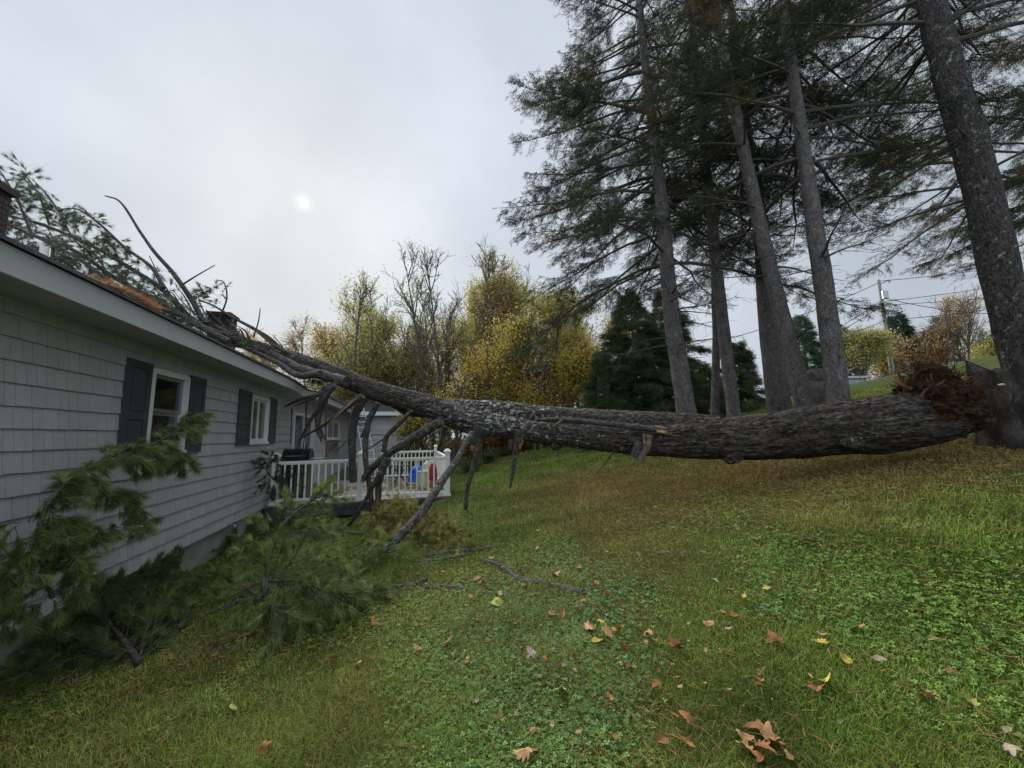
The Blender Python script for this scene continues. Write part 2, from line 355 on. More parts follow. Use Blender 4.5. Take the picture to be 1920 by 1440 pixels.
# clover / ground ivy
x, y, r = polar(150000, 1.25, 9)
cm = fbm(np.stack([x, y, x*0], -1)+50, .8, 3) + .45*np.exp(-((x-.6)**2+(y-3.4)**2)/3.5) + .25*np.exp(-((x-2.5)**2+(y-2.2)**2)/2)
k = cm > rng.uniform(.05, .55, len(x)); x, y, r = x[k], y[k], r[k]
s_ = rng.uniform(.0045, .0105, len(x))*(1+.05*r); yaw = rng.uniform(0, 6.28, len(x))
tv = []; tf = []
for q in range(3):
    a = q*2.094; b0 = len(tv)
    for rr, aa in ((.05, 0), (.75, -.62), (1.25, -.5), (1.35, 0), (1.25, .5), (.75, .62)):
        tv.append([rr*math.cos(a+aa), rr*math.sin(a+aa), .12*rr])
    for t_ in range(1, 5): tf.append([b0, b0+t_, b0+t_+1])
Mx = rotmat(yaw, rng.normal(0, .35, len(x)), rng.normal(0, .35, len(x)))*s_[:, None, None]
ctr_ = np.exp(-((x-.7)**2+(y-3.3)**2)/2.5)[:, None]; cc = (np.array([.115, .235, .085])*ctr_+np.array([.155, .245, .038])*(1-ctr_))*rng.uniform(.5, 1.5, (len(x), 1)) ; cc[:, 2] *= rng.uniform(.6, 1.6, len(x))
g = MB(); g.scatter(tv, tf, Mx, np.stack([x, y, terrain(x, y)+rng.uniform(.008, .032, len(x))], -1), cc)
tag(g.build('clover_patch', M['clover']), 'low blue-green clover and creeping weeds spread through the lawn', 'clover', kind='stuff')
# shed needles and straw on the lawn
x, y, r = polar(65000, 1.3, 12); k = rng.random(len(x)) < .18+lawn_mix(x, y); x, y, r = x[k], y[k], r[k]
ln = rng.uniform(.03, .08, len(x)); a = rng.uniform(0, 6.28, len(x)); z = terrain(x, y)+rng.uniform(.012, .04, len(x))
A = np.stack([x, y, z], -1); B = A+np.stack([np.cos(a)*ln, np.sin(a)*ln, rng.normal(0, .006, len(x))], -1)
g = MB(); g.sticks(A, B, .0006*np.clip(r, 1.2, 8), .0003*r, np.repeat(np.array([.36, .24, .10])*rng.uniform(.5, 1.3, (len(x), 1)), 6, 0))
tag(g.build('needle_litter', M['blade']), 'scattered tan shed needles and straw lying over the lawn', 'needle litter', kind='stuff')

# ------------------------------------------------------------------ house
HW = -3.0                                    # wall plane in house coordinates (t along, u out, z up)
def Hc(v): v = np.asarray(v, float); return v[..., 0:1]*DH + v[..., 1:2]*NH + v[..., 2:3]*np.array([0, 0, 1.0])
def wallhit(px, py, u=HW):
    d = ray(px, py); s = (u-np.dot(CAM, NH))/np.dot(d, NH); p = CAM+d*s
    return float(np.dot(p, DH)), float(p[2])
SB, ST = .14, 2.75                            # siding bottom and top
T0, T1 = -4.0, 21.0
house = empty('house', Hc([8, HW, 0])); tag(house, 'long single storey house with pale grey shingle siding and dark shutters under the fallen trunk', 'house')
w1 = (wallhit(280, 700)[0], wallhit(349, 720)[0], 1.47, 2.46)
w2 = (wallhit(467, 780)[0], wallhit(500, 790)[0], wallhit(483, 829)[1], wallhit(483, 744)[1])
dr = (wallhit(549, 800)[0], wallhit(588, 800)[0], .24, 2.3)
w3 = (wallhit(612, 800)[0], wallhit(636, 800)[0], 1.55, 2.3)
OPEN = [w1, w2, dr, w3]
print('openings', [[round(q, 2) for q in o] for o in OPEN])
def inopen(a, b, z0, z1): return any(a < o[1] and b > o[0] and z0 < o[3] and z1 > o[2] for o in OPEN)
wb = MB(); ex = .175; TS = dr[1]
z = SB
row = 0
while z < ST-.02:
    z1 = min(z+ex, ST); t = T0 + rng.uniform(0, .1)
    while t < TS:
        wd = rng.choice([.085, .1, .115, .135, .16]); a, b = t, min(t+wd, TS)
        segs = [(a, b, z, z1)]
        for o in OPEN:                        # cut round the openings
            ns = []
            for (p, q, c0, c1) in segs:
                if p >= o[1] or q <= o[0] or c0 >= o[3] or c1 <= o[2]: ns.append((p, q, c0, c1)); continue
                if p < o[0]: ns.append((p, o[0], c0, c1))
                if q > o[1]: ns.append((o[1], q, c0, c1))
                m0, m1 = max(p, o[0]), min(q, o[1])
                if c0 < o[2]: ns.append((m0, m1, c0, o[2]))
                if c1 > o[3]: ns.append((m0, m1, o[3], c1))
            segs = ns
        shade = rng.uniform(.88, 1.06); dz = rng.uniform(-.002, .003)
        for (p, q, c0, c1) in segs:
            if q-p < .006 or c1-c0 < .01: continue
            k0 = .024-.02*(c0-z)/ex; k1 = .024-.02*(c1-z)/ex; e = .0028
            v = [[p+e, HW-.005, c0+dz], [q-e, HW-.005, c0+dz], [q-e, HW+k0, c0+dz], [p+e, HW+k0, c0+dz], [p+e, HW-.005, c1], [q-e, HW-.005, c1], [q-e, HW+k1, c1], [p+e, HW+k1, c1]]
            wb.add(Hc(v), [[0, 1, 2, 3], [3, 2, 6, 7], [0, 3, 7, 4], [1, 5, 6, 2], [4, 7, 6, 5]], [shade]*3)
        t += wd
    z += ex; row += 1
def backing(mb, t0, t1, z0, z1, u, th, opens):
    ts = sorted({t0, t1, *[max(t0, min(t1, o[k])) for o in opens for k in (0, 1)]}); zs = sorted({z0, z1, *[max(z0, min(z1, o[k])) for o in opens for k in (2, 3)]})
    for a, b in zip(ts, ts[1:]):
        for c, d in zip(zs, zs[1:]):
            if not any(a >= o[0]-1e-6 and b <= o[1]+1e-6 and c >= o[2]-1e-6 and d <= o[3]+1e-6 for o in opens): mb.box(a, b, u-th, u, c, d, Hc, [.8]*3)
backing(wb, T0, T1, SB-.0, ST+.05, HW-.0, .14, OPEN)
wb.box(T0, T0+.14, -11, HW-.15, SB, ST+.05, Hc); wb.box(T0, T1, -11, -10.86, SB, ST+.05, Hc)
wb.build('wall', M['siding'], house)
# lap siding past the door and on the rear wing
lb = MB(); z = SB
WU, WT = HW+2.75, 21.0                        # wing: out to WU, its end face at t=WT
while z < ST:
    z1 = min(z+.26, ST)
    for a, b in ((TS, w3[0]), (w3[0], w3[1]), (w3[1], WT)):
        if a == w3[0] and z1 > w3[2] and z < w3[3]:
            continue
        v = [[a, HW, z], [b, HW, z], [b, HW+.022, z], [a, HW+.022, z], [a, HW, z1], [b, HW, z1], [b, HW+.004, z1], [a, HW+.004, z1]]
        lb.add(Hc(v), [[0, 1, 2, 3], [3, 2, 6, 7], [0, 3, 7, 4], [1, 5, 6, 2]])
    v = [[WT, HW+.022, z], [WT, WU, z], [WT-.022, WU, z], [WT-.022, HW+.022, z], [WT, HW+.022, z1], [WT, WU, z1], [WT-.004, WU, z1], [WT-.004, HW+.022, z1]]
    lb.add(Hc(v), [[0, 1, 2, 3], [3, 2, 6, 7], [1, 5, 6, 2], [0, 3, 7, 4]])
    v = [[WT, WU, z], [WT+7, WU, z], [WT+7, WU+.022, z], [WT-.022, WU+.022, z], [WT, WU, z1], [WT+7, WU, z1], [WT+7, WU+.004, z1], [WT-.004, WU+.004, z1]]
    lb.add(Hc(v), [[0, 1, 2, 3], [3, 2, 6, 7], [0, 3, 7, 4]])
    z += .26
lb.box(WT+.01, WT+7, -11, WU-.01, SB, ST+.05, Hc)
lb.build('wall', M['lap'], house)['label'] = 'wider lap siding on the far wing'
fb = MB(); fb.box(T0, T1, HW-.2, HW-.03, -1.2, SB, Hc); fb.box(WT+.03, WT+7, HW, WU-.03, -1.2, SB, Hc)
for q in np.arange(-3.6, 9.6, .8): fb.box(q, q+.012, HW-.032, HW-.027, -1, SB-.01, Hc, [.5]*3)
fb.build('foundation', M['concrete'], house)
# eaves; the edge sags a little where the trunk struck
EU, EZ = -2.52, 2.87
def sag(t): return -.07*np.exp(-((t-10.6)/.75)**2)
tt = np.concatenate([np.linspace(T0-.4, 9, 12), np.linspace(9.2, 12.2, 22), np.linspace(12.5, WT-.5, 8)])
def strip(mb, prof, ts):                       # sweep a closed section along t
    k = len(prof); V = []
    for t in ts:
        for (u, zz) in prof: V.append([t, u, zz+sag(t)*(1 if u > -4 else 0)])
    n = len(ts); i = np.arange(n-1)[:, None]*k; j = np.arange(k)[None]; j2 = (j+1) % k
    mb.add(Hc(V), np.stack([i+j, i+j2, i+k+j2, i+k+j], -1).reshape(-1, 4))
    mb.add(Hc(V[:k]), [list(range(k))]); mb.add(Hc(V[-k:]), [list(range(k))[::-1]])
f_ = MB(); strip(f_, [(EU-.03, EZ-.19), (EU, EZ-.19), (EU, EZ), (EU-.03, EZ)], tt); f_.build('fascia', M['fascia'], house)
f_ = MB(); strip(f_, [(HW-.02, EZ-.165), (EU-.032, EZ-.165), (EU-.032, EZ-.15), (HW-.02, EZ-.15)], tt); f_.build('soffit', M['soffit'], house)
PIT = .30
rb_ = MB(); strip(rb_, [(EU+.03, EZ+.004), (-7, EZ+.004+PIT*4.5), (-11.5, EZ+.004), (-11.5, EZ+.034), (-7, EZ+.04+PIT*4.5), (EU+.03, EZ+.034)], tt)
for k in range(1, 24):                         # shingle course edges
    u = EU - k*.19
    strip(rb_, [(u, EZ+.036-PIT*(u-EU)), (u-.19, EZ+.036-PIT*(u-.19-EU)), (u, EZ+.046-PIT*(u-EU))], tt)
roof = rb_.build('roof', M['shingle'], house)
rb_ = MB()                                     # wing: a hip end facing the deck
e0, e1 = WT-.45, WT+7.4
wv = Hc([[e0, HW+.3, EZ], [e0, WU+.45, EZ], [e1, WU+.45, EZ], [WT+2.3, -4.4, EZ+1.15], [e1, -4.4, EZ+1.15], [e0, -9, EZ], [e1, -9, EZ]])
rb_.add(wv, [[0, 1, 3]]); rb_.add(wv, [[1, 2, 4, 3]]); rb_.add(wv, [[5, 0, 3]]); rb_.add(wv, [[6, 5, 3, 4]])
rb_.build('roof', M['shingle'], house)['label'] = 'dark shingled hip roof of the far wing'
f_ = MB(); f_.box(e0, e0+.03, EU+.002, WU+.45, EZ-.19, EZ-.004, Hc); f_.box(e0+.031, e1, WU+.42, WU+.45, EZ-.19, EZ-.004, Hc); f_.build('fascia', M['trim'], house)
f_ = MB(); f_.box(e0+.031, WT+7, HW+.03, WU+.419, EZ-.165, EZ-.15, Hc); f_.build('soffit', M['soffit'], house)
def chimney(px, u, ztop, w_, d_, lab, tilt=0):
    t = wallhit(px, 600, u)[0]; mb = MB(); z = EZ+.02 - PIT*(u-EU)-.15
    while z < ztop-.1:
        off = (int(round(z/.075)) % 2)*.1; k = -w_/2
        while k < w_/2-.001:
            b = min(k+(.1 if k == -w_/2 and off else .2), w_/2); c = rng.uniform(.7, 1.3)
            for uu in np.arange(-d_/2, d_/2-.01, d_/2): mb.box(t+k+.004, t+b-.004, u+uu+.004, u+uu+d_/2-.004, z, z+.067, Hc, [c]*3)
            k = b
        mb.box(t-w_/2+.012, t+w_/2-.012, u-d_/2+.012, u+d_/2-.012, z+.066, z+.076, Hc); z += .075
    mb.box(t-w_/2-.04, t+w_/2+.04, u-d_/2-.04, u+d_/2+.04, z, z+.09, Hc)
    o = mb.build('chimney', M['brick'], house); o.parent = roof; o.location = (0, 0, 0); o['label'] = lab
    return t
chimney(-126, -5.6, 5.0, .6, .6, 'dark brick chimney at the left edge')
tch = chimney(418, -5.0, 4.98, .5, .5, 'brick chimney behind the broken branches')
o = MB(); tv_, zv_ = wallhit(81, 492, -2.95); zr = EZ+.02-PIT*(-2.95-EU); o.tube(Hc([[tv_, -2.95, zr-.1], [tv_, -2.95, zv_+.13]]), .03, 2, 16)
o = o.build('vent_pipe', M['white'], house); o.parent = roof
def window(o, n_sash, pane, vertical=False):
    t0, t1, z0, z1 = o; f = MB(); F = .055
    f.box(t0-.01, t0+F, HW-.1, HW+.045, z0, z1, Hc); f.box(t1-F, t1+.01, HW-.1, HW+.045, z0, z1, Hc)
    f.box(t0+F, t1-F, HW-.1, HW+.043, z1-F, z1+.01, Hc); f.box(t0-.03, t1+.03, HW-.1, HW+.065, z0-.045, z0, Hc)
    f.box(t0+F, t1-F, HW-.1, HW+.03, z0, z0+.03, Hc)
    w_ = f.build('window', M['trim'], house)
    s = MB(); a, b, c, d = t0+F, t1-F, z0+.03, z1-F
    if vertical:
        m = (c+d)/2; rects = [(a, b, c, m, HW-.03), (a, b, m, d, HW-.0)]
    else:
        m = (a+b)/2; rects = [(a, m, c, d, HW-.0), (m, b, c, d, HW-.0)]
    p = MB()
    for (a, b, c, d, u) in rects:
        e = .04
        s.box(a, a+e, u-.03, u, c, d, Hc); s.box(b-e, b, u-.03, u, c, d, Hc); s.box(a+e, b-e, u-.03, u, d-e, d, Hc); s.box(a+e, b-e, u-.03, u, c, c+e, Hc)
        p.box(a+e, b-e, u-.02, u-.014, c+e, d-e, Hc)
    s = s.build('sash', M['trim'] if not vertical else M['steel'], house); s.parent = w_
    p = p.build('pane', pane, house); p.parent = w_
    return w_
window(w1, 2, M['glass'], True); window(w2, 2, M['glass2']); window(w3, 2, M['glass'])
def shutter(t0, t1, z0, z1):
    s = MB(); e = (t1-t0)*.18; u = HW+.018; m = z0+(z1-z0)*.42
    s.box(t0, t1, u, u+.018, z0, z1, Hc)
    s.box(t0, t0+e, u+.018, u+.034, z0, z1, Hc); s.box(t1-e, t1, u+.018, u+.034, z0, z1, Hc)
    for a, b in ((z0, z0+.08), (m-.04, m+.04), (z1-.08, z1)): s.box(t0+e, t1-e, u+.018, u+.034, a, b, Hc)
    for a, b in ((z0+.1, m-.06), (m+.06, z1-.1)): s.box(t0+e+.02, t1-e-.02, u+.018, u+.028, a, b, Hc)
    return s.build('shutter', M['shutter'], house)
s1 = (wallhit(223, 760)[0], wallhit(370, 760)[0]); s2 = (wallhit(442, 785)[0], wallhit(514, 790)[0])
shutter(s1[0], w1[0]-.03, 1.43, 2.50); shutter(w1[1]+.03, s1[1]+.1, 1.43, 2.50)
shutter(s2[0], w2[0]-.03, w2[2]-.04, w2[3]+.05); shutter(w2[1]+.03, s2[1], w2[2]-.04, w2[3]+.05)
# sliding door
d0, d1, dz0, dz1 = dr; f = MB()
for a, b in ((d0, d0+.07), ((d0+d1)/2-.04, (d0+d1)/2+.04), (d1-.07, d1)): f.box(a, b, HW-.12, HW+.04, dz0, dz1, Hc)
f.box(d0+.07, d1-.07, HW-.12, HW+.038, dz1-.08, dz1, Hc); f.box(d0+.07, d1-.07, HW-.12, HW+.038, dz0, dz0+.07, Hc)
dd = f.build('sliding_door', M['trim'], house)
p = MB(); p.box(d0+.07, (d0+d1)/2-.04, HW-.05, HW-.04, dz0+.07, dz1-.08, Hc); p.box((d0+d1)/2+.04, d1-.07, HW-.08, HW-.07, dz0+.07, dz1-.08, Hc)
p = p.build('pane', M['glass'], house); p.parent = dd
h_ = MB(); h_.box((d0+d1)/2+.06, (d0+d1)/2+.09, HW+.04, HW+.08, 1.1, 1.4, Hc); h_ = h_.build('handle', M['black'], house); h_.parent = dd
# hose tap low on the wall
tp = MB(); ft, fz = wallhit(424, 985); tp.tube(Hc([[ft, HW+.01, fz], [ft, HW+.09, fz]]), .016, 3, 10); tp.tube(Hc([[ft, HW+.08, fz+.005], [ft, HW+.13, fz-.01], [ft, HW+.135, fz-.06]]), .014, 6, 8)
tp.tube(Hc([[ft-.03, HW+.1, fz+.04], [ft+.03, HW+.1, fz+.04]]), .012, 3, 8); tp.tube(Hc([[ft, HW+.09, fz], [ft, HW+.1, fz+.05]]), .008, 3, 8)
tp.build('hose_tap', M['steel'], house)
# downspout on the inner corner
tp = MB(); tp.box(20.85, 20.93, HW+.03, HW+.09, .2, 2.6, Hc); tp.build('downspout', M['trim'], house)
# shelf under the small window
shf = MB(); shf.box(w3[0]+.1, w3[1]-.2, HW+.07, HW+.38, w3[2]-.12, w3[2]-.09, Hc)
for q in (w3[0]+.3, w3[1]-.4): shf.tube(Hc([[q, HW+.06, w3[2]-.5], [q, HW+.35, w3[2]-.12]]), .02, 2, 6)
shf.build('window_shelf', M['wood'], house)

# ------------------------------------------------------------------ deck
DT0, DT1, DU1, DZ = 9.55, 14.3, .98, .17
deck = empty('deck', Hc([11.5, -1, 0])); tag(deck, 'raised grey deck with white vinyl baluster railing beside the house', 'deck')
f = MB()
for k, u in enumerate(np.arange(HW+.03, DU1-.08, .142)): f.box(DT0, DT1, u, u+.136, DZ-.03, DZ+rng.uniform(0, .002), Hc, [rng.uniform(.8, 1.1)]*3)
f.build('deck_floor', M['deckboard'], deck)
f = MB(); f.box(DT0-.035, DT0-.002, HW+.03, DU1, DZ-.28, DZ-.03, Hc); f.box(DT0, DT1, DU1+.002, DU1+.035, DZ-.28, DZ-.03, Hc); f.build('skirt_board', M['rim'], deck)
f = MB()
for a in (DT0+.1, DT1-.2):
    for b in (HW+.4, -1, DU1-.2): f = MB(); f.box(a, a+.12, b, b+.12, -.9, DZ-.031, Hc); f.build('footing', M['rim'], deck)
um = -1.08
def rail(pts, zb=DZ+.09, zt=DZ+.93, sp_=.128):
    for (a, b) in zip(pts, pts[1:]):
        a = np.array(a, float); b = np.array(b, float); L = np.linalg.norm(b-a); d = (b-a)/L; nrm = np.array([-d[1], d[0]])
        def MM(v):
            v = np.asarray(v); q = a+v[:, :1]*d+v[:, 1:2]*nrm; return Hc(np.concatenate([q, v[:, 2:3]], 1))
        top = MB(); top.box(.05, L-.05, -.03, .03, zt-.05, zt, MM); top.box(.05, L-.05, -.018, .018, zt-.075, zt-.05, MM); top.build('top_rail', M['vinyl'], deck)
        bot = MB(); bot.box(.05, L-.05, -.022, .022, zb-.02, zb+.03, MM); bot.build('bottom_rail', M['vinyl'], deck)
        n = int((L-.1)/sp_)
        for k in range(1, n): q = .05+(L-.1)*k/n; bb = MB(); bb.box(q-.016, q+.016, -.016, .016, zb+.03, zt-.075, MM); bb.build('baluster', M['vinyl'], deck)
def post(t, u, zt=DZ+1.03):
    p = MB(); w_ = .058; p.box(t-w_, t+w_, u-w_, u+w_, DZ, zt, Hc); p.box(t-w_-.02, t+w_+.02, u-w_-.02, u+w_+.02, DZ+.002, DZ+.05, Hc)
    o = p.build('post', M['vinyl'], deck)
    c = MB(); w_ = .082; a, b = zt, zt+.03; c.box(t-w_, t+w_, u-w_, u+w_, a, b, Hc)
    q = .06; v = Hc([[t-w_, u-w_, b], [t+w_, u-w_, b], [t+w_, u+w_, b], [t-w_, u+w_, b], [t-.03, u-.03, b+q], [t+.03, u-.03, b+q], [t+.03, u+.03, b+q], [t-.03, u+.03, b+q]])
    c.add(v, [[0, 1, 5, 4], [1, 2, 6, 5], [2, 3, 7, 6], [3, 0, 4, 7], [4, 5, 6, 7]]); c = c.build('post_cap', M['vinyl'], deck); c.parent = o
F0 = DT0+.08; P = [(F0, HW+.17), (F0, um), (F0, DU1-.08)]
rail(P); rail([(F0, DU1-.08), (DT1-.08, DU1-.08)]); rail([(DT1-.08, DU1-.08), (DT1-.08, um+.2)])
for q in P+[(DT1-.08, DU1-.08), (DT1-.08, um+.2)]: post(*q)
# ------------------------------------------------------------------ things on the deck
def dz_at(px, Y): d = ray(px, 830); p = CAM+d*(Y/d[1]); return np.array([p[0], p[1], DZ+.003])
gl = empty('gas_grill', dz_at(561, 9.75)); tag(gl, 'black lidded gas grill with grey side shelf behind the railing by the house wall', 'grill')
gp = np.array(gl.location)
def G(v, o=None): o = gp if o is None else o; v = np.asarray(v, float); return o + v[..., 0:1]*NH + v[..., 1:2]*DH + v[..., 2:3]*np.array([0, 0, 1.])
b = MB(); a = np.linspace(0, math.pi, 9); pr = [(-.27*math.cos(q), .95+.22*math.sin(q)) for q in a]
for x0, x1 in ((-.3, .3),):
    V = [[x0, c, z] for c, z in pr]+[[x1, c, z] for c, z in pr]; k = len(pr)
    b.add(G(V), [[i, i+1, k+i+1, k+i] for i in range(k-1)]+[[k-1, 0, k, 2*k-1]]); b.add(G(V[:k]), [list(range(k))]); b.add(G(V[k:]), [list(range(k))])
lid = b.build('lid', M['black'], gl)
b = MB(); b.tube(G([[-.22, -.28, 1.0], [.22, -.28, 1.0]]), .014, 2, 8); h_ = b.build('handle', M['steel'], gl); h_.parent = lid
b = MB(); b.box(-.3, .3, -.26, .26, .82, .945, G); b.build('firebox', M['black'], gl)
b = MB(); b.box(.305, .58, -.2, .2, .90, .925, G); b.box(-.55, -.305, -.2, .2, .90, .925, G); b.build('side_shelf', M['steel'], gl)
b = MB(); b.box(.0, .27, -.24, .22, .1, .8, G); b.build('cabinet_door', M['wood'], gl)
b = MB(); b.box(-.28, -.02, -.23, .22, .1, .8, G); b.build('cabinet', M['black'], gl)
for q in (-.26, .24): b = MB(); b.tube(G([[q, -.2, 0], [q, -.2, .1]]), .03, 2, 8); b.build('leg', M['black'], gl)
tb = empty('folding_table', dz_at(751, 11.6)); tag(tb, 'small dark folding table with crossed legs on the deck', 'table'); tp0 = np.array(tb.location)
GT = lambda v: G(v, tp0)
b = MB(); b.box(-.26, .26, -.2, .2, .56, .585, GT); b.build('tabletop', M['black'], tb)
for s in (-.18, .18):
    for q in (-1, 1): b = MB(); b.tube(GT([[-.24*q, s+.01*q, .0], [.2*q, s+.01*q, .56]]), .012, 2, 6); b.build('leg', M['black'], tb)
ld = MB(); l0 = at(703, 868, 14.6); l0[2] = gz(l0[0], l0[1]); l1 = at(672, 762, 17.0)
ldr = empty('ladder', l0); tag(ldr, 'aluminium extension ladder leaning against the rear eave', 'ladder')
side = NH*.2
for s in (-1, 1): b = MB(); b.tube([l0+side*s, l1+side*s], .03, 2, 6, flat=.5); b.build('side_rail', M['steel'], ldr)
for k in range(1, 13): b = MB(); c = l0+(l1-l0)*k/13; b.tube([c-side, c+side], .016, 2, 6); b.build('rung', M['steel'], ldr)
tr = MB(); c0 = dz_at(783, 12.6); uu, vv = np.meshgrid(np.linspace(0, 2*math.pi, 25), np.linspace(0, 1, 12), indexing='ij')
rr = .26*np.sqrt(1-vv**1.5+.0001)+.03; X = c0+np.stack([rr*np.cos(uu), rr*np.sin(uu)*.8, vv*.5], -1); X += .05*fbm(X, 5, 3)[..., None]*np.array([1, 1, .4]); X[..., 2] = np.maximum(X[..., 2], DZ+.002)
i = np.arange(24)[:, None]*12; j = np.arange(11)[None]; tr.add(X.reshape(-1, 3), np.stack([i+j, i+12+j, i+13+j, i+j+1], -1).reshape(-1, 4))
tag(tr.build('covered_bundle', M['tarp'], smooth=True), 'bundle covered with a bright blue tarp by the rear railing', 'bundle')
def lathe(mb, base, prof, k=20):
    th = np.linspace(0, 2*math.pi, k, endpoint=False); V = np.array([[base[0]+r*math.cos(a), base[1]+r*math.sin(a), base[2]+z] for r, z in prof for a in th]); n = len(prof)
    i = np.arange(n-1)[:, None]*k; j = np.arange(k)[None]; mb.add(V, np.stack([i+j, i+(j+1) % k, i+k+(j+1) % k, i+k+j], -1).reshape(-1, 4))
c = dz_at(793, 11.0); b = MB(); lathe(b, c, [(0, 0), (.11, 0), (.13, .42), (.15, .43), (.15, .46), (.12, .46), (.11, .2), (0, .2)]); tag(b.build('plastic_tub', M['cream'], smooth=False), 'tall cream plastic tub standing on the deck', 'tub')
c = dz_at(802, 11.8); b = MB(); lathe(b, c, [(0, 0), (.13, 0), (.17, .05), (.18, .4), (.14, .44), (.12, .6), (.08, .66), (0, .68)]); tag(b.build('wicker_basket', M['cream']), 'pale round lidded basket beside the red ornament', 'basket')
c = dz_at(812, 10.2); orn = empty('garden_ornament', c); tag(orn, 'slim red and white outdoor ornament on a dark stand near the deck corner', 'ornament')
b = MB(); lathe(b, c, [(0, 0), (.13, 0), (.12, .05), (.06, .1), (.07, .3), (0, .31)]); b.build('stand', M['terra'], orn)
b = MB(); lathe(b, c+[0, 0, .3], [(0, 0), (.1, .0), (.12, .1), (.1, .3), (.06, .4), (0, .41)]); b.build('body', M['red'], orn)
b = MB(); lathe(b, c+[0, 0, .7], [(0, 0), (.07, .02), (.09, .08), (.07, .15), (.0, .18)]); b.build('top', M['white'], orn)
c = dz_at(823, 10.5); b = MB(); lathe(b, c, [(0, 0), (.1, 0), (.14, .2), (.155, .2), (.155, .24), (.13, .24), (.12, .18), (0, .18)]); tag(b.build('flower_pot', M['terra']), 'terracotta flower pot in the right corner of the deck', 'pot')
bf = at(813, 822, 13.2); fe = empty('bird_feeder', [bf[0], bf[1], gz(bf[0], bf[1])]); tag(fe, 'dark green domed bird feeder on a thin pole behind the deck', 'bird feeder')
b = MB(); b.tube([[bf[0], bf[1], gz(bf[0], bf[1])-.1], [bf[0], bf[1], bf[2]]], .015, 2, 8); b.build('pole', M['black'], fe)
b = MB(); lathe(b, bf, [(0, 0), (.12, .02), (.12, .05), (.05, .06), (.05, .16), (.17, .17), (.13, .25), (0, .3)]); b.build('feeder_body', M['green'], fe)

# ------------------------------------------------------------------ foliage templates
def tuft(n, L, w, a0, a1, seed):
    r_ = np.random.default_rng(seed); v = []; f = []
    for k in range(n):
        th = r_.uniform(a0, a1); ph = r_.uniform(0, 6.28); l = L*r_.uniform(.75, 1.1); s = np.array([r_.uniform(-.25, .1)*L, 0, 0])
        d = np.array([math.cos(th), math.sin(th)*math.cos(ph), math.sin(th)*math.sin(ph)]); p = np.cross(d, r_.normal(size=3)); p /= np.linalg.norm(p)
        b = len(v); v += [s-p*w/2, s+p*w/2, s+d*l]; f.append([b, b+1, b+2])
    return np.array(v), f
def sprig(n, L, nl, w, seed, sidetw=4):
    r_ = np.random.default_rng(seed); v = []; f = []
    axes = [(np.zeros(3), np.array([1., 0, 0]), L)]
    for k in range(sidetw):
        s = (k % 2)*2-1; ang = r_.uniform(.7, 1.0); x0 = L*(.15+.6*k/sidetw); axes.append((np.array([x0, 0, 0]), np.array([math.cos(ang), s*math.sin(ang), r_.uniform(-.3, .1)]), L*(.55-.08*k)))
    tot = sum(a[2] for a in axes)
    for o, d, l in axes:
        m = max(3, int(n*l/tot))
        for k in range(m):
            p0 = o+d*l*(k+.5)/m; ph = r_.uniform(0, 6.28); q = np.cross(d, [math.cos(ph), .3, math.sin(ph)]); q /= np.linalg.norm(q)
            dd_ = d*.6+q*.8; ll = nl*r_.uniform(.8, 1.2); pp = np.cross(dd_, r_.normal(size=3)); pp /= np.linalg.norm(pp)
            b = len(v); v += [p0-pp*w/2, p0+pp*w/2, p0+dd_*ll]; f.append([b, b+1, b+2])
    return np.array(v), f
def frames(D, roll=True):                      # matrices whose x axis is D
    D = D/(np.linalg.norm(D, axis=1)[:, None]+1e-9)
    up = np.where(np.abs(D[:, 2:3]) > .95, [[1., 0, 0]], [[0, 0, 1.]])
    Y = np.cross(up, D); Y /= np.linalg.norm(Y, axis=1)[:, None]; Z = np.cross(D, Y)
    if roll:
        a = rng.normal(0, .5, len(D))[:, None] if roll == 1 else rng.uniform(0, 6.28, len(D))[:, None]
        Y, Z = Y*np.cos(a)+Z*np.sin(a), Z*np.cos(a)-Y*np.sin(a)
    return np.stack([D, Y, Z], -1)

